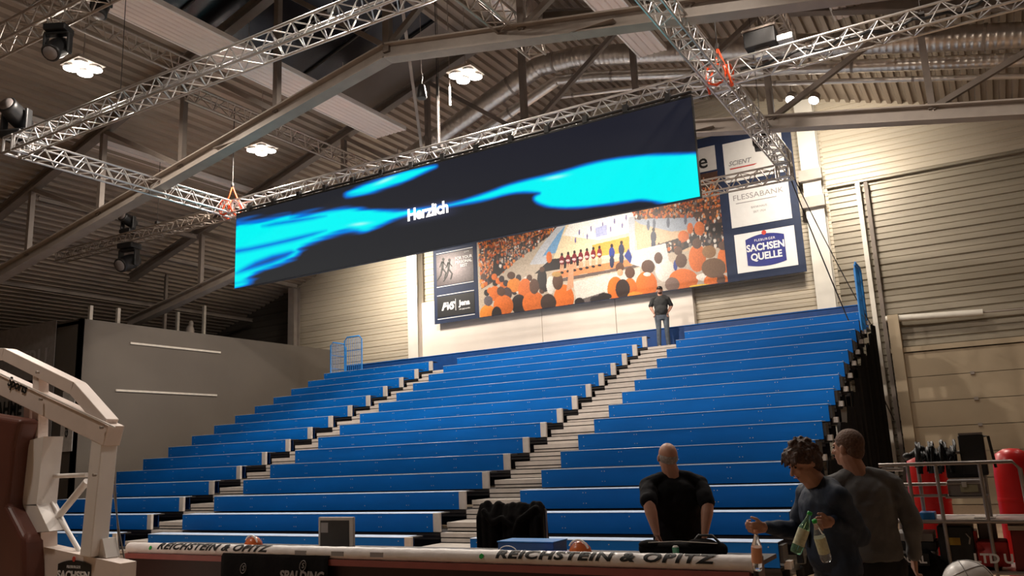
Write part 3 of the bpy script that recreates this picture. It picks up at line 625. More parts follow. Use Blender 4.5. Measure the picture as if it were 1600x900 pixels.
def mural(px, py):
    c = np.ones(px.shape+(3,))*np.array(BG); cpx = px[px.shape[0]//2]
    def poly(P, col, soft=0):
        m_ = inpoly(px, py, P); c[m_] = col if not callable(col) else col(px, py)[m_]
    def el(cx, cy, rx, ry, col, hl=.0):
        i0, i1 = np.searchsorted(cpx, [cx-rx-12, cx+rx+12]); X_s = px[:, i0:i1]; Y_s = py[:, i0:i1]
        u = (X_s-cx)/rx; v = (Y_s-cy)/ry; m_ = u*u+v*v < 1; sh = (1.05-.18*u-.10*v)[..., None]; c[:, i0:i1][m_] = (np.array(col)*sh)[m_]
    def fans(P, n, s0, s1, dark=.25):
        P = np.array(P, float); rr = np.random.default_rng(int(P[0][0])); y0, y1 = P[:, 1].min(), P[:, 1].max(); pts = []
        while len(pts) < n:
            q = rr.uniform(P.min(0), P.max(0))
            if inpoly(np.array([q[0]]), np.array([q[1]]), P)[0]: pts.append((q[1]+.22*q[0], q[0], q[1]))
        for _, x, y in sorted(pts):
            s = s0+(s1-s0)*(y-y0)/(y1-y0); k = rr.random()
            col = [OR, OR2, OR, srgb(200, 90, 35)][int(rr.integers(4))] if k > dark else [DK, BR, srgb(150, 140, 135), srgb(70, 60, 70), WH][int(rr.integers(5))]
            el(x, y, s*.62, s*.95, np.array(col)*rr.uniform(.75, 1.1)); el(x+rr.uniform(-.3, .3), y-s*1.05, s*.34, s*.42, [BR, DK, SK][int(rr.integers(3))])
    ocr = lambda x, y: crowd(x, y, 4.5, [OR, OR, OR2, BR, DK, OR, SK])
    gcr = lambda x, y: crowd(x, y, 4.0, [DK, DK, BR, srgb(150, 140, 130), OR, DK], 3)
    poly([(740, 300), (1160, 180), (1160, 305), (990, 345), (752, 380)], np.array(BR)); fans([(1080, 245), (1150, 240), (1150, 310), (1080, 320)], 120, 2.6, 3.2)
    poly([(748, 370), (905, 330), (868, 362), (835, 385), (800, 412), (790, 420), (772, 440), (752, 452)], np.array(srgb(96, 62, 46))); fans([(748, 372), (905, 332), (868, 360), (835, 383), (800, 410), (772, 436), (752, 448)], 520, 2.5, 4.2, .2)
    poly([(772, 400), (830, 372), (850, 362), (838, 385), (806, 408), (786, 425), (768, 440)], np.array(DK)); fans([(772, 402), (830, 374), (850, 364), (838, 385), (806, 408), (786, 425)], 110, 2.6, 3.6, .6)
    poly([(820, 425), (845, 385), (872, 352), (895, 342), (870, 375), (858, 412), (835, 428)], srgb(205, 208, 215)); poly([(848, 400), (872, 365), (890, 345), (884, 372), (868, 395)], LB)
    poly([(862, 412), (885, 348), (990, 322), (996, 400), (940, 405)], srgb(242, 222, 185)); poly([(880, 368), (892, 345), (990, 322), (990, 362), (935, 375)], srgb(250, 246, 240))
    poly([(925, 383), (988, 368), (990, 392), (930, 402)], srgb(240, 170, 80))
    for k in range(16): el(893+k*6.1, 372-k*1.9+6*math.sin(k*2.1), 1.2, 4.5, srgb(120, 110, 160) if k % 3 else WH)
    poly([(930, 356), (948, 351), (949, 367), (931, 371)], srgb(180, 185, 225))
    poly([(988, 345), (1140, 318), (1140, 392), (1000, 405)], srgb(222, 190, 155)); poly([(990, 343), (1080, 338), (1120, 330), (1120, 352), (1050, 362), (1000, 350)], srgb(172, 182, 198))
    poly([(986, 328), (1142, 290), (1142, 325), (1080, 340), (996, 342)], np.array(srgb(110, 72, 54))); fans([(986, 330), (1142, 290), (1142, 323), (1080, 338), (996, 341)], 330, 2.2, 3.2, .25); poly([(1080, 335), (1142, 318), (1142, 398), (1105, 385), (1095, 350)], np.array(BR)); fans([(1080, 337), (1142, 320), (1142, 396), (1105, 385), (1095, 350)], 120, 2.8, 4.2, .6)
    poly([(1018, 385), (1060, 372), (1095, 352), (1142, 345), (1142, 390), (1085, 382), (1045, 402), (1020, 400)], np.array(DK)); fans([(1018, 387), (1060, 374), (1095, 354), (1142, 347), (1142, 388), (1085, 382), (1045, 402)], 90, 3, 4, .85)
    for (x, y) in ((1013, 352), (1022, 350), (1044, 348), (1071, 343), (988, 368)): el(x, y, 2.4, 8, srgb(90, 100, 120)); 
    poly([(982, 340), (992, 338), (992, 395), (984, 398)], srgb(190, 195, 205))
    poly([(765, 445), (800, 415), (860, 412), (1000, 400), (1142, 385), (1142, 450), (752, 500)], srgb(205, 188, 168))
    poly([(835, 428), (860, 405), (905, 400), (905, 415), (850, 425)], DK)
    poly([(865, 425), (1000, 402), (1002, 412), (868, 436)], srgb(226, 140, 90)); poly([(870, 436), (1002, 412), (1003, 416), (870, 442)], srgb(110, 95, 90))
    for k in range(7):
        x = 878+k*9.8; y = 408-k*1.9; el(x, y-10, 2.0, 3.0, DK); el(x, y-1, 3.9, 7.5, MR); el(x-.5, y+1, 3, 2, srgb(230, 190, 190)); el(x-1.5, y+12, 1.5, 7, SK); el(x+1.7, y+12, 1.5, 7, SK); el(x, y+18, 3, 2, DK)
    for (x, y, q) in ((956, 397, BL), (971, 392, srgb(35, 45, 80)), (1021, 372, srgb(40, 45, 70))): el(x, y-13, 2.4, 3, DK); el(x, y-2, 4.6, 9, q); el(x, y+12, 3.6, 10, srgb(40, 50, 80))
    poly([(975, 400), (982, 388), (992, 410), (985, 412)], BL); el(858, 402, 4.5, 9, OR); 
    poly([(990, 392), (1040, 380), (1046, 410), (1010, 420), (985, 412)], srgb(225, 222, 222)); poly([(985, 430), (1140, 402), (1142, 450), (990, 470)], srgb(196, 180, 166))
    poly([(895, 440), (1000, 418), (1003, 470), (905, 490)], srgb(225, 215, 205)); poly([(900, 470), (945, 456), (950, 474), (905, 482)], srgb(110, 100, 98))
    S = .1889
    def e3(x, y, rx, ry, col): el(660+x*S, 370+y*S, rx*S*1.05, ry*S*1.05, col)
    T = .20625
    def e4(x, y, rx, ry, col): el(940+x*T, 330+y*T, rx*T*1.05, ry*T*1.05, col)
    for k in range(26):
        x = 500+38*k % 640; e3(505+(k*97) % 520, 330+(k*53) % 150, 22, 26, [BR, DK, OR, srgb(60, 50, 55), WH][k % 5])
    for a in ((990, 350, 38, 85, DK), (990, 270, 20, 22, BR), (1060, 400, 32, 70, WH), (760, 400, 55, 55, OR2), (735, 320, 32, 30, BR), (850, 440, 55, 90, OR), (600, 470, 45, 60, OR), (650, 450, 32, 36, BR), (800, 560, 60, 80, DK), (700, 470, 40, 50, srgb(80, 60, 60)),
              (540, 640, 62, 75, OR2), (545, 530, 35, 40, srgb(100, 90, 95)), (670, 570, 78, 85, OR), (655, 455, 30, 34, BR), (615, 640, 40, 60, DK), (920, 550, 88, 95, OR), (925, 410, 38, 60, BR), (1170, 510, 80, 110, OR), (1120, 370, 42, 66, BR), (1110, 310, 38, 20, srgb(190, 150, 90)), (1042, 545, 62, 70, srgb(62, 44, 38)), (1300, 545, 40, 40, DK), (1450, 520, 60, 30, DK), (1590, 430, 45, 90, OR)): e3(*a)
    poly([(660+1215*S, 370+230*S), (660+1250*S, 370+225*S), (660+1250*S, 370+420*S), (660+1190*S, 370+450*S), (660+1200*S, 370+380*S)], SK)
    for a in ((1040, 100, 0, 0, OR), (725, 355, 62, 100, OR), (722, 245, 34, 38, BR), (580, 300, 30, 32, BR), (930, 370, 50, 95, OR), (920, 262, 36, 32, BR), (670, 130, 22, 40, OR), (740, 130, 38, 50, OR), (620, 190, 40, 40, OR), (480, 450, 70, 80, WH), (430, 355, 30, 42, BR), (560, 410, 15, 40, BL),
              (620, 520, 105, 80, OR), (603, 375, 42, 52, BR), (800, 500, 80, 30, WH), (870, 530, 90, 60, OR), (850, 430, 88, 72, srgb(110, 78, 52)), (815, 308, 50, 46, srgb(150, 110, 70)), (905, 520, 30, 50, BR), (340, 560, 78, 100, OR), (352, 420, 48, 50, BR), (345, 478, 28, 14, WH),
              (215, 590, 50, 80, OR), (215, 465, 36, 42, BR), (105, 590, 58, 90, OR), (138, 425, 30, 36, BR), (140, 465, 22, 25, SK), (160, 590, 52, 72, srgb(52, 36, 32)), (25, 645, 50, 25, DK), (535, 555, 52, 52, srgb(120, 95, 85)), (780, 575, 110, 22, srgb(225, 185, 60)), (260, 640, 60, 30, OR2)):
        if a[2]: e4(*a)
    n = hsh(np.floor(px/1.3), np.floor(py/1.3), 9)[..., None]; c *= (.66+.22*n)
    return c
PRINT = vmat('printed_vinyl', rough=.45)
gridmesh('crowd_photo', PRINT, -15.22, -6.42, 6.52, 10.0, BY-.006, 600, 240, mural, ban)
def field(x0, x1, z0, z1, col, nm='sponsor_field'):
    return MB().box((x0, BY-.012, z0), (x1, BY-.002, z1)).build(nm, mat(nm+'_print', col, .5, var=.03), ban)
def line(x0, x1, z, mt='inkw'): MB().box((x0, BY-.016, z-.012), (x1, BY-.010, z+.012)).build('printed_line', M[mt], ban)
YT = BY-.02
X_, Z_ = (1, 0, 0), (0, 0, 1)
# left fields
def runner_field(px, py):
    c = np.ones(px.shape+(3,))*np.array(srgb(62, 50, 52)); g = np.exp(-((px-708)/22)**2-((py-415)/18)**2)[..., None]; c += g*np.array(srgb(150, 135, 138)); n = hsh(np.floor(px/1.5), np.floor(py/1.5))[..., None]; return c*(.8+.4*n)
gridmesh('runner_photo', PRINT, -17.0, -15.4, 7.88, 9.05, BY-.008, 90, 60, runner_field, ban)
for cx, cz in ((-16.72, 8.45), (-16.45, 8.38)):
    r = MB()
    def seg(a, b, w_): r.prism([(cx+a[0]-w_, YT, cz+a[1]), (cx+a[0]+w_, YT, cz+a[1]), (cx+b[0]+w_*.7, YT, cz+b[1]), (cx+b[0]-w_*.7, YT, cz+b[1])], (0, .008, 0))
    r.lathe((cx+.03, YT, cz+.40), [(.055, 0), (.055, .008)], 12, ax=(0, 1, 0)); seg((0, .34), (-.02, .05), .06); seg((0, .05), (.13, -.12), .04); seg((.13, -.12), (.06, -.33), .03); seg((-.03, .05), (-.10, -.18), .04); seg((-.10, -.18), (-.26, -.36), .028); seg((.02, .30), (.14, .14), .025); seg((-.03, .30), (-.14, .12), .025)
    r.build('runner_figure', M['ink'], ban)
for k, s in enumerate(('FOR YOUR', 'PERSONAL', 'BEST')): text('lettering', s, .15, M['inkw'], (-15.80, YT, 8.78-.145*k), X_, Z_, ban, bold=.004)
text('lettering', 'sports', .09, M['inkw'], (-15.66, YT, 8.98), X_, Z_, ban)
line(-17.0, -15.4, 9.09); line(-17.0, -15.4, 7.84); line(-17.0, -15.4, 7.52); line(-17.0, -15.4, 6.66)
field(-17.0, -15.4, 6.72, 7.47, (.012, .012, .014))
text('lettering', 'PVS', .36, M['inkw'], (-16.55, YT, 7.08), X_, Z_, ban, bold=.02, shear=.35, space=.85); MB().box((-16.21, YT-.001, 6.90), (-16.19, YT+.008, 7.32)).build('printed_line', M['inkw'], ban)
text('lettering', 'Jena', .27, M['inkw'], (-15.82, YT, 7.13), X_, Z_, ban, bold=.012); text('lettering', 'seit gegruendet', .075, M['inkw'], (-15.82, YT, 6.92), X_, Z_, ban)
# upper field with the letter e
field(-9.2, -6.42, 10.06, 10.84, (.66, .62, .58)); text('lettering', 'e', .66, M['ink'], (-6.83, YT, 10.38), X_, Z_, ban, bold=.008)
# right fields
field(-6.18, -4.42, 9.55, 10.80, (.80, .77, .74)); text('lettering', 'SCIENT', .20, M['inkg'], (-5.72, YT, 10.12), X_, Z_, ban, bold=.004, shear=.3)
MB().prism([(-6.02, YT, 9.98), (-5.2, YT, 9.98), (-5.3, YT, 9.94), (-6.02, YT, 9.94)], (0, .008, 0)).build('printed_line', mat('red_ink', (.5, .06, .05), .5), ban)
field(-6.14, -4.38, 8.12, 9.34, (.80, .78, .76)); text('lettering', 'FLESSABANK', .235, M['inkg'], (-5.28, YT, 9.02), X_, Z_, ban, sx=1.12)
for k in range(3): line(-5.95, -4.75+.1*k, 8.85-.07*k, 'inkg') if k == 0 else text('lettering', 'BANKHAUS' if k == 1 else 'SEIT 1924', .09, M['inkg'], (-5.28, YT, 8.80-.15*k), X_, Z_, ban)
field(-6.10, -4.36, 6.72, 7.90, (.80, .78, .76))
def sachsen(cx, cz, w_, h_, O, X, Zv, parent, bg, inkm, dot):
    O = Vector(O); X = Vector(X); Zv = Vector(Zv); N = X.cross(Zv).normalized(); P_ = []
    for t in np.linspace(-1, 1, 13): P_.append((t*w_/2, h_/2+.14*h_*(1-t*t)))
    for t in np.linspace(1, -1, 13): P_.append((t*w_/2*(1-.0), -h_/2-.10*h_*(1-t*t)))
    pts = [O+X*(cx+a)+Zv*(cz+b)+N*.004 for a, b in P_]
    MB().prism(pts, N*.004).build('logo_shield', bg, parent)
    o2 = O+N*.012
    text('lettering', 'FLEBURGER', h_*.13, inkm, o2+X*cx+Zv*(cz+h_*.42), X, Zv, parent, space=1.2)
    text('lettering', 'SACHSEN', h_*.37, inkm, o2+X*cx+Zv*(cz+h_*.14), X, Zv, parent, bold=h_*.012, sx=w_/h_*.62)
    text('lettering', 'QUELLE', h_*.37, inkm, o2+X*cx+Zv*(cz-h_*.22), X, Zv, parent, bold=h_*.012, sx=w_/h_*.62)
    MB().lathe(o2+X*cx+Zv*(cz+h_*.68), [(h_*.09, 0), (h_*.09, .003)], 10, ax=N).build('red_emblem', dot, parent)
REDI = mat('emblem_red', (.60, .06, .04), .5)
sachsen(0, 0, 1.12, .78, (-5.22, BY-.014, 7.30), X_, Z_, ban, mat('logo_violet', (.015, .022, .20), .5), M['inkw'], REDI)
# ================================================================ FOREGROUND
def atw(px, py, w_):
    return CAM + (R_*((px-800)/FPX) + U_*((450-py)/FPX) + W_)*w_
# ---- scorer's table with padded board
TY = 5.75; TXL = at(203, 845, TY).x; TXR = at(1178, 862, TY).x; TZT = .985
tb = thing('scorers_table', ((TXL+TXR)/2, TY+.3, 0), 'long scorers table with a maroon front board and white padded top roll', 'table')
MB().box((TXL, TY+.04, TZT-.09), (TXR, TY+.60, TZT-.06)).build('tabletop', M['dark'], tb)
for x in np.linspace(TXL+.15, TXR-.15, 5):
    for y in (TY+.12, TY+.55): MB().tube((x, y, 0), (x, y, TZT-.09), .018, 8).build('leg', M['dark'], tb)
MB().box((TXL, TY, .04), (TXR, TY+.05, TZT-.10)).build('front_board', M['maroon'], tb)
MB().box((TXL, TY-.055, TZT-.155), (TXR-.03, TY+.01, TZT-.105)).build('lit_board_strip', M['maroonlit'], tb)  # light on the board below the roll, put in as a paler strip
rl = MB(); pr = []
for k in range(121):
    x = TXL+(TXR-TXL)*k/120; pr.append(((x, TY+.01, TZT-.058), .060+.0015*math.sin(k*1.9)+.001*math.sin(k*.7)))
rl.rings(pr, 18, flat=.95); rl.build('padded_roll', M['roll'], tb)
bevel(MB().box((TXR-.005, TY-.06, .04), (TXR+.03, TY+.13, TZT-.005)).build('end_pad', M['black'], tb), .015)
def rolltext(s, pl, prr, size, sh):
    a = at(pl, 850, TY).x; b = at(prr, 850, TY).x; o = text('lettering', s, size, M['ink'], ((a+b)/2, TY-.047, TZT-.040), (1, 0, 0), (0, .55, .84), tb, bold=.0045, shear=sh, ext=.001, space=1.12)
    xs = [v.co.x for v in o.data.vertices]; wd = max(xs)-min(xs); k = (b-a)/wd; c = (max(xs)+min(xs))/2
    for v in o.data.vertices: v.co.x = c+(v.co.x-c)*k
    off = Vector(tb.location); up_v = Vector((0, .55, .84)).normalized(); O = Vector(((a+b)/2, TY-.047, TZT-.040))-off
    bm = bmesh.new(); bm.from_mesh(o.data)
    for j in range(-9, 10): bmesh.ops.bisect_plane(bm, geom=bm.verts[:]+bm.edges[:]+bm.faces[:], plane_co=O+up_v*(j*.006), plane_no=up_v)
    Cy, Cz = TY+.01-off.y, TZT-.058-off.z
    for v in bm.verts:
        t_ = (v.co-O).dot(up_v); th = math.radians(33)+t_/.075; dep = .0628 if (v.co-O).dot(Vector((0, -.84, .55))) > 0 else .060
        v.co.y = Cy-dep*math.cos(th); v.co.z = Cz+dep*math.sin(th)
    bm.to_mesh(o.data); bm.free()
rolltext('REICHSTEIN & OPITZ', 250, 425, .125, .35); rolltext('REICHSTEIN & OPITZ', 776, 1118, .125, .2)
for pxx in (242, 757): MB().lathe((at(pxx, 850, TY).x, TY-.050, TZT-.045), [(.022, 0), (.022, .004)], 6, ax=(0, -1, .35)).build('green_mark', M['green'], tb)
for pxx in (594, 533, 476): MB().box((at(pxx, 850, TY).x-.07, TY-.052, TZT-.075), (at(pxx, 850, TY).x+.07, TY-.046, TZT-.035)).build('printed_mark', M['inkg'], tb)
# black cloth over the board with ring logos
bx0, bx1 = at(346, 870, TY-.07).x, at(513, 870, TY-.07).x
bc = MB(); n = 26; vs = []
for k in range(n+1):
    x = bx0+(bx1-bx0)*k/n; yy = TY-.072-.006*math.sin(k*1.3)
    vs += [(x, yy, .04), (x, yy, TZT-.10), (x, TY-.05, TZT-.075), (x, TY-.03, TZT-.07)]
bc.add(vs, [(4*k+j, 4*k+4+j, 4*k+5+j, 4*k+1+j) for k in range(n) for j in range(3)], 0, True)
tc = tag(bc.build('board_cover', M['cloth'], loc=(bx0, TY-.07, .04)), 'black cloth cover with ring emblems draped over the scorers table front', 'cover')
so = tc.modifiers.new('thick', 'SOLIDIFY'); so.thickness = .004
def ring(cx, cz, r, Y):
    mb = MB(); mb.path([(cx+r*.8*math.cos(a)+r*.2*math.sin(a), Y, cz+r*math.sin(a)) for a in np.linspace(0, 2*math.pi, 25)], .0035, 5)
    mb.build('ring_emblem', M['inkg'], tc); text('lettering', 'S', r*1.5, M['inkg'], (cx, Y, cz), (1, 0, 0), (0, 0, 1), tc, shear=.2)
for (pxx, pyy) in ((380, 888), (473, 884)): p = at(pxx, pyy, TY-.085); ring(p.x, p.z, .045, p.y)
p = at(470, 901, TY-.085); text('lettering', 'SPALDING', .115, M['inkg'], p, (1, 0, 0), (0, 0, 1), tc, bold=.004, shear=.2)
TT = TZT-.06                                            # top of the table
# things on the table
def onT(px, Y): return at(px, 850, Y).x
def monitor(px0, px1):
    Y = TY+.25; x0, x1 = onT(px0, Y), onT(px1, Y); c = ((x0+x1)/2, Y, TT); t = thing('small_monitor', c, 'small white framed monitor standing on the scorers table', 'monitor'); zt = at(520, 808, Y).z
    bevel(MB().box((x0, Y, TT+.02), (x1, Y+.03, zt)).build('frame', M['grey'], t), .008); MB().box((x0+.03, Y-.004, TT+.03), (x1-.05, Y+.002, zt-.03)).build('dark_panel', M['dark'], t)
    MB().box((x0+.04, Y-.007, zt-.14), (x0+.13, Y-.003, zt-.05)).build('sticker', M['inkg'], t); MB().box((x0+.02, Y-.03, TT), (x1-.02, Y+.12, TT+.02)).build('stand', M['grey'], t)
monitor(497, 552)
for px, nm in ((396, 'left of the white monitor'), (906, 'right of the draped chair')):
    Y = TY+.16; x = onT(px, Y); t = thing('orange_bell', (x, Y, TT), 'orange domed bell with white arc on the table, '+nm, 'table bell')
    MB().lathe((x, Y, TT), [(.09, 0), (.09, .03), (.08, .07), (.05, .105), (.02, .118), (.001, .12)], 18).build('dome', mat('orange_dome', (.55, .12, .03), .3), t)
    MB().path([(x+.086*math.cos(a), Y-.03, TT+.035+.095*math.sin(a)) for a in np.linspace(.35, 2.6, 12)], .008, 6).build('white_arc', M['white'], t)
Y = TY+.30; x0, x1 = onT(782, Y), onT(868, Y); t = thing('blue_folder', ((x0+x1)/2, Y, TT), 'flat blue folder box lying on the scorers table before the draped chair', 'folder')
bevel(MB().box((x0, Y-.04, TT), (x1, Y+.2, TT+.09)).build('box_body', mat('folder_blue', (.01, .10, .35), .4), t), .004); MB().box((x0-.005, Y-.045, TT+.09), (x1+.005, Y+.205, TT+.098)).build('lid', M['bluep'], t)
Y = TY+.17; tag(MB().box((onT(840, Y), Y-.05, TT), (onT(885, Y), Y+.06, TT+.035)).build('paper_stack', mat('violet_paper', (.20, .19, .60), .6), loc=(onT(862, Y), Y, TT)), 'violet stack of paper in front of the blue folder', 'paper')
Y = TY+.34; x0, x1 = onT(998, Y), onT(1135, Y); t = thing('equipment_bag', ((x0+x1)/2, Y, TT), 'low black equipment bag on the table in front of the bald man', 'bag')
mb = MB().cap((x0+.05, Y, TT+.05), (x1-.05, Y+.02, TT+.05), .05, .05, 14).ell((x0+.09, Y, TT+.08), (.09, .06, .035)).ell((x1-.18, Y, TT+.085), (.12, .06, .045)); mb.build('bag_body', M['cloth'], t)
MB().path([(x0+.1, Y-.055, TT+.10), ((x0+x1)/2, Y-.055, TT+.112), (x1-.05, Y-.055, TT+.10)], .004, 6).build('zip', M['steel'], t); MB().path([(x1-.25, Y, TT+.1), (x1-.2, Y, TT+.15), (x1-.1, Y, TT+.15), (x1-.05, Y, TT+.1)], .01, 6).build('handle', M['black'], t)
Y = TY+.16; x = onT(1055, Y); t = thing('green_cup', (x, Y, TT), 'small green cup on the table in front of the bald man', 'cup'); MB().lathe((x, Y, TT), [(.02, 0), (.024, .07), (.024, .085)], 14).build('cup', mat('green_cup', (.05, .22, .12), .4), t); MB().lathe((x, Y, TT+.085), [(.022, 0), (.015, .01)], 14).build('lid', M['grey'], t)
Y = TY+.18; x = onT(793, Y); tag(MB().path([(x+.085*math.cos(a), Y, TT+.02+.05*math.sin(a)) for a in np.linspace(0, math.pi, 12)], .004, 6).build('cable_loop', M['white'], loc=(x, Y, TT)), 'thin white wire arc left of the blue folder', 'cable')
# chair with jacket
CY = 6.75; cx0, cx1 = at(748, 800, CY).x, at(850, 800, CY).x; zt = at(800, 791, CY).z
t = thing('folding_chair', ((cx0+cx1)/2, CY, 0), 'metal folding chair behind the scorers table, draped with a black jacket', 'chair')
for x in (cx0, cx1): MB().path([(x, CY-.02, 0), (x, CY, .5), (x, CY+.03, zt-.04), (x+(.03 if x == cx0 else -.03), CY+.03, zt-.005)], .014, 8).build('frame_tube', M['tube'], t); MB().tube((x, CY+.05, .45), (x, CY+.42, 0), .014, 8).build('leg', M['tube'], t)
MB().box((cx0+.02, CY+.02, zt-.30), (cx1-.02, CY+.045, zt-.02)).build('backrest', M['dark'], t); bevel(MB().box((cx0+.02, CY+.03, .44), (cx1-.02, CY+.42, .47)).build('seat', M['dark'], t), .01)
def remesh(o, vox, smooth=3, fac=.5):
    r = o.modifiers.new('remesh', 'REMESH'); r.mode = 'VOXEL'; r.voxel_size = vox; r.use_smooth_shade = True
    if smooth: s = o.modifiers.new('smooth', 'SMOOTH'); s.iterations = smooth; s.factor = fac
    return o
mb = MB(); n = 15
for k in range(n):
    x = cx0+.03+(cx1-cx0-.06)*k/(n-1); r = .034+.012*math.sin(k*2.1); zz = zt+.0+.012*math.sin(k*1.7); ex = .03*math.sin(k*1.1)
    mb.chain([(x, CY+.09, zt-.36), (x, CY+.06, zt-.06), (x+ex*.3, CY+.03, zz), (x+ex, CY-.03, zt-.10), (x+ex*1.5, CY-.04, .80+.03*math.sin(k))], [r, r, r*1.05, r*1.1, r], 8)
mb.chain([(cx0+.10, CY-.07, zt-.04), (cx0+.2, CY-.09, zt-.14), (cx0+.30, CY-.085, zt-.10), (cx0+.40, CY-.08, zt-.16)], [.03, .026, .03, .02], 8); mb.chain([(cx1-.06, CY-.05, zt-.02), (cx1-.22, CY-.085, zt-.12), (cx1-.27, CY-.085, zt-.22)], [.035, .025, .02], 8)
jk = remesh(mb.build('jacket', M['cloth'], loc=((cx0+cx1)/2, CY, zt)), .012, 2); tag(jk, 'black jacket thrown over the chair back behind the scorers table', 'jacket')
# ---- basketball stand
BSY = 4.8
bs = thing('basketball_stand', at(110, 1040, BSY), 'white mobile basketball hoop stand with folded arms at the left edge', 'basketball hoop'); bs.location.z = 0
P4 = lambda x, y, Y=BSY: at(x, y, Y)
def arm(nm, pts, ht, wd=.13, mt='pinkw', Y=BSY):
    mb = MB(); Q = [P4(*p, Y) for p in pts]
    for i in range(len(Q)-1): mb.bar(Q[i], Q[i+1], wd, ht, up=(0, 0, 1)); 
    for q in Q[1:-1]: mb.tube(q-Vector((0, wd/2-.004, 0)), q+Vector((0, wd/2-.004, 0)), ht/2-.002, 20)
    return bevel(mb.build(nm, M[mt], bs), .006)
arm('upper_arm', [(-60, 551), (14, 554), (122, 607), (172, 664)], .125)
arm('lower_arm', [(-60, 568), (178, 681)], .19, .17)
q0 = P4(-60, 556, BSY-.09); q1 = P4(180, 668, BSY-.09); MB().bar(q0, q1, .012, .014).build('arm_edge', M['white'], bs)
arm('arm_post', [(64, 578), (62, 700)], .105, .11)
arm('arm_post', [(48, 628), (46, 694)], .08, .10, 'pinkw')
arm('rear_column', [(165, 676), (146, 868)], .165, .16, 'white')
MB().prism([P4(130, 842), P4(128, 872), P4(166, 872), P4(160, 842)], (0, .14, 0)).build('column_foot', M['white'], bs)
for a, b, nm in (((60, 745), (136, 742), 'cross_rod'), ((60, 752), (126, 864), 'cross_rod'), ((74, 828), (136, 752), 'cross_rod')):
    MB().tube(P4(*a, BSY+.05), P4(*b, BSY+.05), .022 if a[1] != 828 else .034, 10).build(nm, M['white'], bs)
MB().prism([P4(38, 690, BSY-.1), P4(68, 682, BSY-.1), P4(57, 790, BSY-.1), P4(20, 790, BSY-.1)], (0, .20, 0)).build('white_cover', M['white'], bs)
MB().prism([P4(20, 790, BSY-.1), P4(57, 788, BSY-.1), P4(77, 830, BSY-.1), P4(45, 833, BSY-.1)], (0, .20, 0)).build('white_cover', M['white'], bs)
MB().prism([P4(38, 833, BSY-.08), P4(64, 832, BSY-.08), P4(64, 960, BSY-.08), P4(34, 960, BSY-.08)], (0, .16, 0)).build('lower_post', M['pinkw'], bs)
bevel(MB().prism([P4(-60, 640, BSY-.25), P4(30, 655, BSY-.25), P4(20, 700, BSY-.25), P4(10, 790, BSY-.25), P4(36, 840, BSY-.25), P4(38, 980, BSY-.25), P4(-60, 980, BSY-.25)], (0, .22, 0)).build('brown_padding', M['pad'], bs), .05, 4)
for a in ((61, 582), (66, 624), (161, 668), (150, 742)): p = P4(*a, BSY-.1); MB().tube(p, p-Vector((0, .03, 0)), .014, 8).build('bolt', M['steel'], bs)
zb = at(195, 880, BSY).z; xb1 = at(196, 880, BSY).x; xb0 = at(45, 850, BSY).x
MB().prism([(xb0, BSY-.05, 0.02), (xb1, BSY-.05, 0.02), (xb1, BSY-.05, at(196, 881, BSY-.05).z), (xb0, BSY-.05, at(45, 848, BSY-.05).z)], (0, .16, 0)).build('base_box', M['pinkw'], bs)
q = at(116, 906, BSY-.05); sachsen(0, 0, .50, .27, (q.x, BSY-.052, q.z), (1, 0, 0), (0, 0, 1), bs, M['ink'], M['inkw'], REDI)
q0 = P4(8, 590, BSY-.092); q1 = P4(45, 606, BSY-.092); d = (q1-q0).normalized(); up_ = Vector((0, -1, 0)).cross(d)
dd_ = (P4(178, 681)-P4(-60, 568)).normalized(); uu = Vector((0, -1, 0)).cross(dd_); uu = uu if uu.z > 0 else -uu
text('lettering', 'Sports', .14, M['ink'], P4(27, 602, BSY-.090), dd_, uu, bs, bold=.003, shear=.2); text('lettering', 's', .14, M['ink'], P4(-4, 588, BSY-.090), dd_, uu, bs, bold=.003, shear=.2)
cb = MB().path([P4(174, 680, 4.95), P4(172, 715, 4.95), P4(178, 770, 4.95), P4(186, 830, 4.95), P4(196, 882, 4.95)], .008, 6).path([P4(176, 690, 4.97), P4(186, 860, 4.97), P4(180, 880, 4.97)], .006, 6)
tag(cb.build('hanging_cable', M['steeld'], loc=P4(174, 690, 4.95)), 'thin cable hanging beside the white column of the basketball stand', 'cable')
# ---- posters at the dark wall of the grey box
PY = 13.96
def poster(pts, label, nm='wall_poster', col=(.20, .18, .17)):
    Q = [at(*p, PY) for p in pts]; x0 = min(q.x for q in Q); x1 = max(q.x for q in Q); z0 = min(q.z for q in Q); z1 = max(q.z for q in Q)
    t = thing(nm, (x0, PY, z0), label, 'poster'); MB().box((x0, PY-.01, z0), (x1, PY+.01, z1)).build('sheet', mat(nm+'_sheet', col, .7), t); return t
t = poster([(-60, 530), (82, 600)], 'faint grey banner with outlined letters on the dark box wall, upper one'); text('lettering', 'TRU', .75, M['inkg'], at(52, 562, PY-.03), (1, 0, 0), (0, 0, 1), t, bold=.01)
t = poster([(-60, 610), (75, 740)], 'grey banner with large black letters behind the basketball stand'); text('lettering', 'AHME', .62, M['ink'], at(14, 640, PY-.03), (1, 0, 0), (0, 0, 1), t, bold=.02, sx=.8)
t = poster([(99, 612), (112, 705)], 'narrow white vertical sign at the corner of the grey box', 'wall_sign', (.42, .40, .38)); text('lettering', 'GETTE', .19, M['ink'], at(105, 660, PY-.03), (0, 0, 1), (-1, 0, 0), t, bold=.006, sx=1.5)
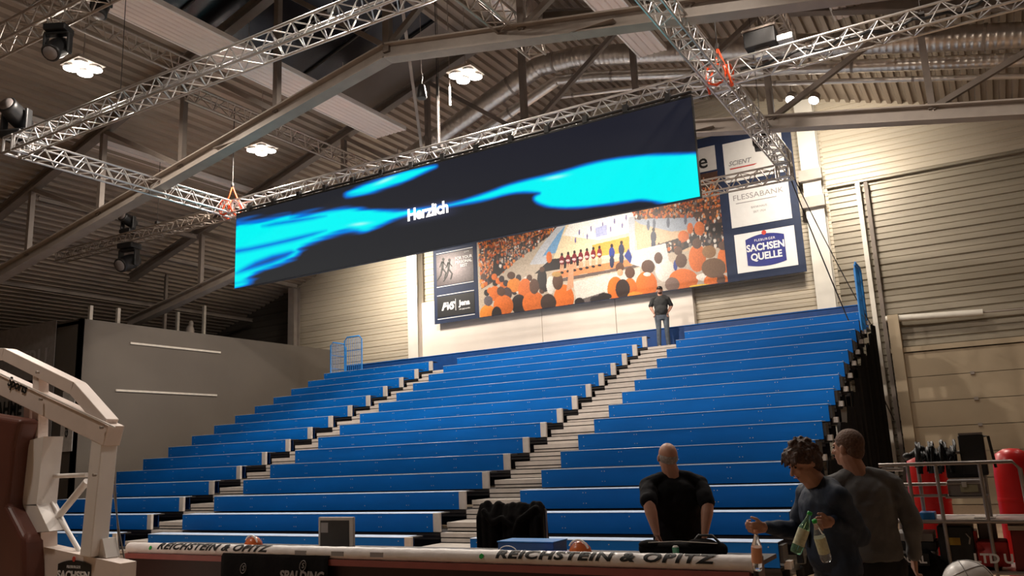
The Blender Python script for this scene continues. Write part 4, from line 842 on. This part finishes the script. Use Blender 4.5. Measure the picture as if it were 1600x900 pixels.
# things on top of the grey box
for i, (px, y0, y1, Y) in enumerate(((141, 478, 496, 15), (184, 482, 503, 16), (258, 425, 480, 19), (277, 488, 514, 20.0), (318, 478, 526, 21))):
    p = at(px, y1, Y); q = at(px, y0, Y); tag(MB().box((p.x-.05, p.y-.05, 6.15), (p.x+.05, p.y+.05, max(q.z, 6.6))).build('roof_post', M['trimw' if i != 2 else 'steeld'], loc=(p.x, p.y, 6.15)), 'slim post standing on the grey box, %s from the left' % WORDS[i].replace('bottom', 'first'), 'post', 'slim posts on the grey box roof')
p = at(296, 517, 19.5); t = thing('cardboard_box', (p.x, 19.5, 6.1), 'small orange cardboard box on top of the grey box', 'box'); bevel(MB().box((p.x-.2, 19.3, 6.1), (p.x+.12, 19.7, 6.38)).build('carton', M['cardb'], t), .006); MB().box((p.x-.06, 19.29, 6.1), (p.x-.02, 19.71, 6.385)).build('tape', M['trimw'], t)
tag(remesh(MB().ell((p.x-.1, 19.6, 6.62), (.16, .16, .26)).ell((p.x-.05, 19.6, 6.9), (.09, .09, .14)).build('wrapped_bundle', M['steel'], loc=(p.x, 19.6, 6.4)), .03), 'grey wrapped bundle behind the orange carton on the grey box', 'bundle')
# ---- equipment trolley on the right
KY = 6.75
def K(px, py, Y=KY): return at(px, py, Y)
zt = K(1480, 724).z; zm = K(1480, 815).z; zl = K(1480, 893).z
kx0, kx1 = K(1373, 727).x, K(1592, 722).x
tr = thing('equipment_trolley', ((kx0+kx1)/2, KY, 0), 'tall grey tube trolley loaded with cables and cases at the right edge', 'trolley')
MB().path([(kx0, KY, zt), (kx1-.04, KY, zt), (kx1, KY, zt-.05), (kx1+.03, KY, 0.08)], .014, 10).build('top_rail', M['tube'], tr)
lx0, lx1 = K(1426, 712).x, K(1532, 712).x
MB().path([(lx0, KY+.3, zm), (lx0, KY+.3, zt), (lx0+.05, KY+.3, zt+.07), (lx1-.05, KY+.3, zt+.07), (lx1, KY+.3, zt), (lx1, KY+.3, zm)], .014, 10).build('rear_hoop', M['tube'], tr)
for px in (1422, 1466, 1535):
    x = K(px, 760).x; MB().tube((x, KY, zt), (x+.02, KY, .1), .013, 8).build('upright', M['tube'], tr)
for x in (kx0+.05, kx1-.02): MB().tube((x, KY+.45, .1), (x, KY+.45, zm), .013, 8).build('upright', M['tube'], tr)
MB().tube((kx0+.02, KY, zt-.03), (kx0+.16, KY, zt-.035), .012, 8).tube((kx0+.02, KY, zt-.03), (kx0+.05, KY+.2, zt-.2), .010, 8).build('side_bracket', M['tube'], tr)
for z, nm in ((zm, 'shelf'), (zl, 'shelf'), (.22, 'shelf')):
    MB().tube((kx0+.05, KY, z), (kx1, KY, z), .014, 8).tube((kx0+.05, KY+.45, z), (kx1, KY+.45, z), .014, 8).tube((kx0+.05, KY, z), (kx0+.05, KY+.45, z), .014, 8).tube((kx1, KY, z), (kx1, KY+.45, z), .014, 8).box((kx0+.05, KY+.01, z-.006), (kx1, KY+.44, z+.006)).build(nm, M['tube'], tr)
sx1 = K(1478, 757).x; zs = K(1440, 757).z
MB().tube((kx0+.05, KY+.02, zs), (sx1, KY+.02, zs), .012, 8).box((kx0+.05, KY+.03, zs-.01), (sx1, KY+.3, zs)).tube((kx0+.05, KY+.02, zs-.08), (sx1, KY+.02, zs-.08), .01, 8).build('side_shelf', M['tube'], tr)
for x in (kx0+.1, kx1-.05):
    for y in (KY+.02, KY+.42):
        w = MB().tube((x, y, .08), (x, y, .14), .012, 8).build('caster_fork', M['steel'], tr); MB().tube((x-.015, y, .05), (x+.015, y, .05), .05, 16).build('caster_wheel', M['black'], w)
# grey case on a shelf board held between the uprights
gx0, gx1 = K(1480, 760, KY-.0).x, K(1534, 760).x; gz0, gz1 = K(1500, 776).z, K(1500, 750).z
MB().box((gx0-.02, KY+.0, gz0-.012), (gx1+.03, KY+.3, gz0)).build('case_shelf', M['tube'], tr)
t = thing('grey_case', ((gx0+gx1)/2, KY+.1, gz0), 'grey equipment case with clasp on the trolley', 'case'); bevel(MB().box((gx0, KY+.02, gz0), (gx1, KY+.26, gz1)).build('body', M['tank'], t), .008); MB().box((gx0-.003, KY+.015, gz1-.03), (gx1+.003, KY+.265, gz1-.022)).build('lid_seam', M['steel'], t)
MB().box(((gx0+gx1)/2-.015, KY+.008, gz1-.05), ((gx0+gx1)/2+.015, KY+.02, gz1-.015)).build('clasp', M['alu'], t); MB().box((gx0+.08, KY+.014, gz0+.03), (gx0+.19, KY+.02, gz0+.08)).build('sticker', mat('pale_sticker', (.28, .27, .18), .6), t)
# cables on the rear hoop
mb = MB()
for k in range(26):
    x = lx0-.01+(lx1-lx0)*.62*k/25; r = .008+.003*(k % 3); top = zt+.09+.035*math.sin(k*.8)+.02*(k % 2)
    mb.path([(x, KY+.36, zt-.03-.05*math.sin(k)), (x+.004, KY+.37, top-.02), (x+.008, KY+.30, top+.015), (x+.012, KY+.24, top-.02), (x+.01*math.sin(k), KY+.235, zt-.03-.05*math.sin(k*1.9))], r, 6)
mb.cap((lx0-.07, KY+.3, zt+.04), (lx0+.04, KY+.3, zt+.10), .02, .03).ell((lx0-.06, KY+.28, zt+.055), (.035, .03, .025))
tag(mb.build('cable_heap', M['black'], loc=(lx0, KY+.3, zt)), 'black cables looped over the rear hoop of the trolley', 'cable')
t = thing('black_case', (lx1, KY+.35, zt), 'black box with pale lid on top of the trolley', 'case'); a, b = K(1499, 700, KY+.3).x, K(1539, 700, KY+.3).x; z1 = K(1520, 676, KY+.3).z
bevel(MB().box((a, KY+.26, zt-.10), (b, KY+.44, z1-.015)).build('body', M['black'], t), .01); MB().box((a+.005, KY+.265, z1-.015), (b-.005, KY+.435, z1)).build('lid', M['tank'], t); MB().path([(b-.01, KY+.35, z1-.03), (b+.03, KY+.35, z1-.03), (b+.05, KY+.35, zt-.05)], .010, 6).build('strap', M['black'], t)
bevel(MB().box((K(1475, 740).x, KY+.27, gz1+.0), (K(1534, 740).x, KY+.42, zt-.01)).build('speaker_box', M['black'], loc=(gx0, KY+.3, gz1)), .01)
tag(bpy.data.objects['speaker_box'], 'black speaker box behind the grey case on the trolley', 'speaker')
# lower shelf goods
x0, x1 = K(1466, 850).x, K(1522, 850).x; z0, z1 = zl, K(1490, 818).z
t = thing('black_case', ((x0+x1)/2, KY+.05, z0), 'black case with small yellow sticker on the lower trolley shelf', 'case'); bevel(MB().box((x0, KY+.04, z0+.008), (x1, KY+.36, z1-.02)).build('body', M['black'], t), .012); MB().box((x0+.07, KY+.032, z1-.15), (x0+.14, KY+.04, z1-.10)).build('sticker', M['yellow'], t)
MB().path([(x1-.04, KY+.03, z1-.07), (x1-.02, KY+.01, z1-.1), (x1-.03, KY+.03, z1-.14)], .006, 6).build('handle', M['steel'], t); MB().box((x1, KY+.1, z0+.05), (x1+.02, KY+.3, z1-.06)).build('red_flap', M['red'], t)
x0, x1 = K(1398, 850).x, K(1462, 850).x
for k in range(4):
    z = zl+.010+k*.062; t = tag(bevel(MB().box((x0+.01*(k % 2), KY+.05, z), (x1-.015*(k % 2), KY+.35, z+.056)).build('storage_box', mat('grey_carton' if k % 2 else 'dark_carton', (.34, .32, .31) if k % 2 else (.02, .02, .02), .6), loc=(x0, KY+.05, z)), .004), ['black flat box, lowest of the stack on the lower left trolley shelf', 'pale flat box, second from below in the trolley stack', 'black flat box, third from below in the trolley stack', 'pale flat box, topmost of the trolley stack'][k], 'box', 'flat boxes on the trolley')
x0, x1 = K(1436, 812).x, K(1461, 812).x; zz = zm+.008
t = tag(bevel(MB().box((x0, KY+.04, zz), (x1, KY+.2, zz+.05)).build('blue_pack', M['bluep'], loc=(x0, KY, zz)), .006), 'small blue package on the middle trolley shelf', 'package')
mb = MB()
for k in range(7): mb.chain([(K(1400, 860).x+.05*k, KY-.02, zl+.02+.12*math.sin(k*.5)), (K(1400, 860).x+.05*k+.06, KY-.03, zl-.0), (K(1400, 860).x+.05*k+.10, KY-.02, zl-.13)], [.03, .035, .02], 8)
tag(remesh(mb.build('black_cloth', M['cloth'], loc=(x0, KY, zl)), .012, 2), 'black cloth hanging over the lower left trolley shelf', 'cloth')
p = K(1420, 874, KY-.07); t = tag(MB().box((p.x-.13, KY-.075, p.z-.04), (p.x+.13, KY-.068, p.z+.04)).build('name_plate', M['black'], loc=p), 'black plate with white letters below the trolley shelf', 'sign'); text('lettering', 'VOCAL', .07, M['inkw'], (p.x, KY-.08, p.z), (1, 0, 0), (0, 0, 1), t, bold=.002); pass
# red things behind the trolley
def redshell(px0, px1, py0, py1, Y, label):
    a = at(px0, py0, Y); b = at(px1, py0, Y); z1 = a.z; x0, x1 = a.x, b.x; w_ = x1-x0; t = thing('red_barrel', ((x0+x1)/2, Y, 0), label, 'barrel', 'red barrels behind the trolley'); c = ((x0+x1)/2, Y+w_/2, 0)
    MB().lathe(c, [(w_*.42, 0), (w_*.48, .04), (w_*.5, .2), (w_*.5, z1-.22), (w_*.48, z1-.12), (w_*.40, z1-.04), (w_*.2, z1-.005), (.01, z1)], 28).build('shell', M['red'], t)
    for z in (.35, z1-.40): MB().lathe(c, [(w_*.5, z-.02), (w_*.515, z), (w_*.5, z+.02)], 28).build('rib', M['red'], t)
redshell(1408, 1474, 706, 820, 7.7, 'bright red rounded barrel behind the left half of the trolley'); redshell(1546, 1612, 702, 820, 7.7, 'red rounded barrel behind the right end of the trolley')
x0, x1 = K(1527, 870).x, K(1578, 870).x; t = thing('red_bag', ((x0+x1)/2, KY+.1, zl), 'red bag with white letters on the lower right trolley shelf', 'bag'); remesh(MB().box((x0, KY+.05, zl+.03), (x1, KY+.3, K(1550, 847).z)).ell(((x0+x1)/2, KY+.16, zl+.10), ((x1-x0)*.52, .16, .09)).build('bag_body', M['redd'], t), .012, 4)
text('lettering', 'LTD U', .085, M['inkw'], ((x0+x1)/2, KY-.012, K(1550, 873).z), (1, 0, 0), (0, 0, 1), t, bold=.003)
x0, x1 = K(1526, 830).x, K(1556, 830).x; t = thing('grey_bin', ((x0+x1)/2, KY+.1, zl+.2), 'grey bin standing behind the red bag on the trolley', 'bin'); bevel(MB().box((x0, KY+.2, zl+.008), (x1, KY+.42, K(1540, 817).z)).build('bin_body', M['tank'], t), .01); MB().box((x0-.01, KY+.19, K(1540, 817).z), (x1+.01, KY+.43, K(1540, 815).z+.01)).build('rim', M['steel'], t)
x0 = K(1574, 820).x; t = thing('tool_box', (x0+.15, KY+.1, zl), 'dark red tool box with pale lid at the right edge of the trolley shelf', 'box'); bevel(MB().box((x0+.01, KY+.03, zl+.008), (x0+.40, KY+.3, zm-.06)).build('body', mat('dark_red', (.18, .01, .01), .4), t), .008); MB().box((x0, KY+.02, zm-.06), (x0+.41, KY+.31, zm-.03)).build('lid', M['trimw'], t)
# white ball on a rack
p = atw(1515, 915, 4.0); R0 = .12
t = thing('white_ball', p, 'white ball with thin dark seams at the bottom right edge', 'ball'); MB().ell(p, (R0, R0, R0), 28, 18).build('shell', M['white'], t)
for ax, of in (((1, .2, .3), 0), ((.2, 1, .1), 0), ((-.5, .3, 1), .05)):
    ax = Vector(ax).normalized(); u = ax.cross(Vector((0, 0, 1))).normalized(); v = ax.cross(u); rr = math.sqrt(R0**2-of**2)
    MB().path([p+ax*of+(u*math.cos(a)+v*math.sin(a))*(rr+.0005) for a in np.linspace(0, 2*math.pi, 41)], .0022, 5).build('seam', M['inkg'], t)
zb_ = p.z-R0; t = thing('ball_stand', (p.x, p.y, 0), 'grey ball stand below the white ball', 'stand'); MB().lathe((p.x, p.y, 0), [(.2, 0), (.2, .02), (.03, .04), (.02, zb_-.06), (.05, zb_-.02), (.07, zb_+.015)], 20).build('pedestal', M['tube'], t)
# ================================================================ PEOPLE
def person(loc, rz, h, pose, cloth, label, hair='short', build_=1., female=False):
    s = h/1.78; V = lambda *a: Vector(a)*s; Mi = (Matrix.Translation(loc)@Matrix.Rotation(rz, 4, 'Z')).inverted()
    loc = Vector(loc); B = build_; lean = Vector(pose.get('lean', (0, 0, 0)))
    def Lw(p): return Mi@Vector(p)
    mb = MB(); J = {}
    for sd in (1, -1):
        k = 'R' if sd > 0 else 'L'; J['sh'+k] = V(sd*.180*B, 0, 1.405)+lean
        for nm in ('el', 'wr'):
            p = pose[nm+k]; J[nm+k] = Lw(p[1:]) if p[0] == 'w' else V(*p[1:])
    hipz = .93
    feet = pose.get('feet', ((.11, .0), (-.11, .02)))
    legs = []
    for sd, (fx, fy) in zip((1, -1), feet):
        hp = V(sd*.095*B, 0, hipz-.02); kn = V((sd*.095+fx)/2, (fy)/2+.03, .50); an = V(fx, fy-.02, .09); legs.append((hp, kn, an))
        mb.chain([hp, kn, an], [.075*s, .05*s, .035*s]); mb.cap(an+V(0, .0, -.03), an+V(0, .14, -.05), .035*s, .03*s)
    mb.rings([(V(0, 0, .88), .13*s*B), (V(0, 0, .98), .145*s*B), (V(0, 0, 1.12)+lean*.4, .125*s*B), (V(0, 0, 1.30)+lean*.8, .155*s*B), (V(0, 0, 1.42)+lean, .14*s*B), (V(0, 0, 1.46)+lean, .07*s*B)], 16, flat=.62)
    nk = V(0, -.005, 1.44)+lean; hd = V(0, .015, 1.645)+lean+Vector(pose.get('head', (0, 0, 0)))
    mb.cap(nk, hd-V(0, .02, .06), .066*s*min(B, 1.15), .060*s*min(B, 1.1))
    HR = Matrix.Rotation(pose.get('hyaw', 0), 3, 'Z')@Matrix.Rotation(pose.get('htilt', 0), 3, 'Y')@Matrix.Rotation(pose.get('hpitch', 0), 3, 'X'); Hp = lambda *a: hd+HR@V(*a)
    mb.ell(Hp(0, -.012, .03), (.076*s, .094*s, .092*s), 24, 16, rot=HR); mb.ell(Hp(0, .022, -.035), (.060*s, .068*s, .082*s), 20, 14, rot=HR); mb.ell(Hp(0, .055, -.085), (.030*s, .026*s, .026*s), 12, 8, rot=HR)
    mb.cap(Hp(0, .082, .012), Hp(0, .108, -.028), .010*s, .014*s, 8); mb.ell(Hp(0, .078, .026), (.050*s, .016*s, .012*s), 12, 8, rot=HR); mb.ell(Hp(0, .080, -.058), (.024*s, .012*s, .010*s), 12, 8, rot=HR)
    for sd in (1, -1): mb.ell(Hp(sd*.078, -.008, -.005), (.011*s, .020*s, .032*s), 10, 8, rot=HR); mb.ell(Hp(sd*.034, .066, -.022), (.022*s, .018*s, .018*s), 10, 8, rot=HR)
    for k, sd in (('R', 1), ('L', -1)):
        sh, el, wr = J['sh'+k], J['el'+k], J['wr'+k]; mb.chain([sh, el], [.052*s*B, .041*s*B]); mid = el.lerp(wr, .3); mb.chain([el, mid, wr], [.041*s*B, .042*s*B, .026*s])
        hdir = pose.get('hand'+k); fd = (wr-el).normalized() if hdir is None else (Mi.to_3x3()@Vector(hdir)).normalized()
        side = Vector(pose.get('palm'+k, (0, 1, 0))); side = (Mi.to_3x3()@side) if pose.get('palmw') else side; side = (side-fd*side.dot(fd)).normalized(); nrm = fd.cross(side)*(1 if sd > 0 else -1); cu = pose.get('curl', .5)
        for i in range(4):
            o_ = (i-1.5)*.019*s; kn = wr+fd*(.085-.004*abs(i-1.2))*s+side*(-o_); mb.cap(wr+side*(-o_*.7)+fd*.01*s, kn, .015*s, .0115*s, 8)
            dcur = fd.copy(); q = kn; L = (.040, .046, .043, .033)[i]
            for j in range(3):
                dcur = (dcur*math.cos(cu)+nrm*math.sin(cu)).normalized() if j or cu > .6 else (dcur*math.cos(cu*.6)+nrm*math.sin(cu*.6)).normalized()
                nn = dcur.cross(side); q2 = q+dcur*L*(1, .75, .6)[j]*s; mb.cap(q, q2, .0088*s, .0078*s, 7); q = q2; nrm_ = (nrm-dcur*nrm.dot(dcur)); nrm = nrm_.normalized() if nrm_.length > 1e-3 else nrm
            nrm = fd.cross(side)*(1 if sd > 0 else -1)
        t0 = wr+fd*.025*s+side*.022*s; t1 = t0+(fd*.6+side*.7+nrm*.35).normalized()*.042*s; t2 = t1+(fd*.8+side*.2+nrm*.5).normalized()*.032*s; mb.cap(t0, t1, .013*s, .0105*s, 8).cap(t1, t2, .0105*s, .009*s, 8)
    body = mb.build('person', M['skin'], loc=(0, 0, 0)); body.location = loc; body.rotation_euler = (0, 0, rz); remesh(body, .0062, 2, .4); tag(body, label, 'person')
    def child(nm, m_, mt, vox, sm=3):
        o = m_.build(nm, M[mt], body, world=False); remesh(o, vox, sm); return o
    g = .018*s
    # trousers
    m2 = MB(); m2.rings([(V(0, 0, .80), .150*s*B), (V(0, 0, .90), .168*s*B), (V(0, 0, 1.0), .160*s*B), (V(0, 0, 1.03), .155*s*B)], 18, flat=.68)
    for (hp, kn, an), sd in zip(legs, (1, -1)): m2.chain([hp+V(sd*.005, 0, -.02), kn, an+V(0, 0, .0)], [.092*s*B, .068*s, .058*s], 14)
    child('trousers', m2, cloth['trousers'], .011)
    # shirt
    m3 = MB(); m3.rings([(V(0, .0, .93), .172*s*B), (V(0, 0, 1.0), .172*s*B), (V(0, 0, 1.12)+lean*.4, .163*s*B), (V(0, 0, 1.28)+lean*.8, .186*s*B), (V(0, 0, 1.37)+lean, .176*s*B), (V(0, 0, 1.43)+lean, .135*s*B), (V(0, -.003, 1.485)+lean, .078*s*B), (V(0, -.003, 1.495)+lean, .070*s*B)], 22, flat=.66)
    if B > 1.05: m3.ell(V(0, .07, 1.08), (.14*s*B, .09*s*B, .16*s))
    for k, sd in (('R', 1), ('L', -1)):
        sh, el, wr = J['sh'+k], J['el'+k], J['wr'+k]; m3.chain([V(sd*.045, -.012, 1.475)+lean, V(sd*.11*B, -.008, 1.44)+lean, sh], [.050*s, .056*s*B, .060*s*B])
        if cloth['sleeve'] == 'long': m3.chain([sh, el, el.lerp(wr, .5), el.lerp(wr, .90)], [.062*s*B, .052*s*B, .047*s, .038*s])
        else:
            e2 = sh.lerp(el, .86); m3.chain([sh, e2], [.058*s*B, .056*s*B])
    so_ = child('shirt', m3, cloth['shirt'], .009); tx = bpy.data.textures.new('folds', 'CLOUDS'); tx.noise_scale = .09; tx.noise_depth = 1
    dm = so_.modifiers.new('folds', 'DISPLACE'); dm.texture = tx; dm.strength = .022; dm.mid_level = .22; dm.texture_coords = 'LOCAL'
    if cloth['shirt'] == 'navyshirt':
        MB().rings([(V(0, -.012, 1.475)+lean, .074*s), (V(0, -.010, 1.505)+lean, .070*s), (V(0, -.012, 1.50)+lean, .078*s), (V(0, -.014, 1.47)+lean, .086*s)], 20, cap=False).build('collar', M[cloth['shirt']], body, world=False)
        MB().box(V(-.012, .10, 1.10)+lean*.5, V(.012, .132, 1.36)+lean*.9).build('button_strip', M['tee'], body, world=False)
    for (hp, kn, an), sd in zip(legs, (1, -1)):
        m4 = MB().cap(an+V(0, -.03, -.045), an+V(0, .15, -.052), .042*s, .036*s).box(an+V(-.04, -.06, -.09), an+V(.04, .17, -.07)); child('shoe', m4, cloth.get('shoe', 'shoe'), .009)
    m5 = MB()
    if hair == 'stubble':
        m5.ell(Hp(0, -.020, .012), (.0795*s, .0945*s, .070*s), 24, 16, rot=HR); o = child('hair', m5, 'hairg', .006, 1)
    elif hair == 'short':
        m5.ell(Hp(0, -.020, .042), (.082*s, .098*s, .092*s), 24, 16, rot=HR); m5.ell(Hp(0, -.045, -.01), (.072*s, .068*s, .075*s), 16, 12, rot=HR); child('hair', m5, 'hairs', .006, 1)
    elif hair == 'wild':
        rr = random.Random(4); m5.ell(Hp(0, -.022, .05), (.092*s, .104*s, .092*s), 24, 16, rot=HR); m5.ell(Hp(0, -.055, -.02), (.082*s, .070*s, .085*s), 16, 12, rot=HR)
        for k in range(70):
            a = rr.uniform(0, 2*math.pi); e = rr.uniform(-.4, 1.4); d = Vector((math.cos(a)*math.cos(e)*.092, math.sin(a)*math.cos(e)*.104-.022, math.sin(e)*.10+.05))
            if d.y > .035 and d.z < .075: continue
            d2 = d*1.1+Vector((rr.uniform(-.02, .02), rr.uniform(-.02, .02), -.03)); m5.cap(hd+HR@(d*s), hd+HR@(d2*s), .014*s, .008*s, 6)
        for k in range(7): m5.cap(Hp(-.07+.022*k, .062, .085), Hp(-.075+.025*k, .098, .035-.008*(k % 3)), .016*s, .007*s, 6)
        child('hair', m5, 'hairb', .006, 1)
    elif hair == 'cap':
        m5.ell(Hp(0, -.018, .055), (.086*s, .102*s, .078*s), 20, 14, rot=HR); m5.ell(Hp(0, .105, .052), (.060*s, .055*s, .010*s), 14, 8, rot=HR); child('cap', m5, 'black', .008, 1)
        m6 = MB().ell(Hp(0, .040, -.068), (.056*s, .056*s, .046*s), 16, 12, rot=HR); child('beard', m6, 'hairb', .006, 1)
    if hair in ('wild', 'cap', 'short'):
        m7 = MB()
        for sd in (1, -1): m7.ell(Hp(sd*.030, .083, .006), (.011*s, .006*s, .006*s), 10, 8, rot=HR)
        m7.build('eyes', M['ink'], body, world=False)
        m8 = MB().cap(Hp(-.020, .092, -.060), Hp(.020, .092, -.060), .004*s, .004*s, 6); m8.build('lips', mat('lips', (.32, .10, .08), .5), body, world=False)
    return body
# bald man behind the table
p = at(1060, 838, 6.72); fx = Vector((p.x, 6.72, 0))
e = lambda px, py, w_: ('w',)+tuple(atw(px, py, w_))
person(fx, math.radians(32), 1.79, dict(elR=e(1106, 788, 6.62), wrR=e(1101, 836, 6.50), elL=e(1014, 788, 6.55), wrL=e(1026, 834, 6.42), handR=(-.35, .2, -.9), handL=(.3, .3, -.9), hpitch=math.radians(22), hyaw=.12, head=(-.035, -.02, -.015), lean=(-.01, -.02, 0), curl=.5, palmR=(0, 1, 0), palmL=(0, 1, 0)),
       dict(shirt='tee', trousers='trousers', sleeve='short'), 'person with short grey hair in a black t-shirt behind the table, hands on hips', 'stubble', 1.16)
# man in the grey sweatshirt
p = at(1362, 850, 6.05); fx = Vector((p.x, 6.05, 0))
person(fx, math.radians(24), 1.79, dict(elR=('l', .26, -.04, 1.16), wrR=('l', .27, .05, .93), elL=('l', -.26, -.02, 1.16), wrL=('l', -.22, .14, .98), hyaw=.75, hpitch=.05, head=(-.055, .0, .0), lean=(-.02, 0, .0)),
       dict(shirt='greyshirt', trousers='trousers', sleeve='long'), 'person in a grey sweatshirt with short brown hair, seen from behind on the right', 'short', 1.08)
# young man carrying bottles
p = at(1305, 850, 5.50); fx = Vector((p.x, 5.50, 0)); wrR = atw(1196, 824, 5.12); wrL = atw(1300, 815, 4.82)
yp = dict(elR=('w',)+tuple(atw(1246, 828, 5.25)), wrR=('w',)+tuple(wrR), elL=('w',)+tuple(atw(1345, 838, 5.00)), wrL=('w',)+tuple(wrL), handR=(-.80, -.52, .0), handL=(-.9, -.35, -.05), palmw=True, palmR=(.1, -.2, 1), palmL=(.1, -.1, 1), curl=.95, hpitch=-.42, hyaw=.15, head=(.0, .085, -.03), lean=(.0, .05, -.01), feet=((.12, .2), (-.10, -.15)))
person(fx, math.radians(128), 1.76, yp, dict(shirt='navyshirt', trousers='trousers', sleeve='long'), 'person with tousled brown hair in a navy shirt looking down and carrying bottles', 'wild', 1.08)
def bottle(top, bottom, body_m, lab_m, cap_m, label, r=.032):
    T = Vector(top); Bt = Vector(bottom); d = (Bt-T).normalized(); L = .25; t = thing('bottle', T, label, 'bottle', 'drink bottles carried by the young man')
    MB().lathe(T, [(.012, .016), (.0125, .035), (.022, .07), (r, .10), (r, .14), (r*.94, .15), (r, .16), (r, .235), (r*.8, .25), (.005, .244)], 20, ax=d).build('bottle_body', M[body_m], t)
    MB().lathe(T, [(.010, -.002), (.0145, 0), (.0145, .018), (.010, .019)], 16, ax=d).build('cap', M[cap_m], t)
    MB().lathe(T, [(r+.0006, .105), (r+.0008, .15), (r+.0006, .20)], 20, ax=d).build('paper_label', M[lab_m], t)
bottle(atw(1181, 828, 5.10), atw(1183, 885, 5.10), 'pet', 'labelr', 'labelr', 'clear bottle with orange label in the outstretched hand')
bottle(atw(1266, 800, 4.73), atw(1245, 858, 4.70), 'petg', 'label', 'green', 'clear bottle with pale label and green bottom at the front of the body')
bottle(atw(1272, 812, 4.75), atw(1290, 870, 4.75), 'pet', 'label', 'green', 'clear bottle with pale label next to the green one')
# man on the top row
p = at(1036, 520, 22.75); D14 = Z0+14*DZ-.325
person((p.x, 22.75, D14), math.radians(205), 1.84, dict(elR=('l', .29, -.05, 1.20), wrR=('l', .22, .08, 1.0), elL=('l', -.30, -.08, 1.20), wrL=('l', -.18, .04, 1.0), hyaw=-.1, curl=.6, feet=((.13, 0), (-.13, 0)), hpitch=-.05),
       dict(shirt='greytee', trousers='jeans', sleeve='short'), 'person in a dark t-shirt, cap and grey jeans at the top of an aisle', 'cap', 1.1)
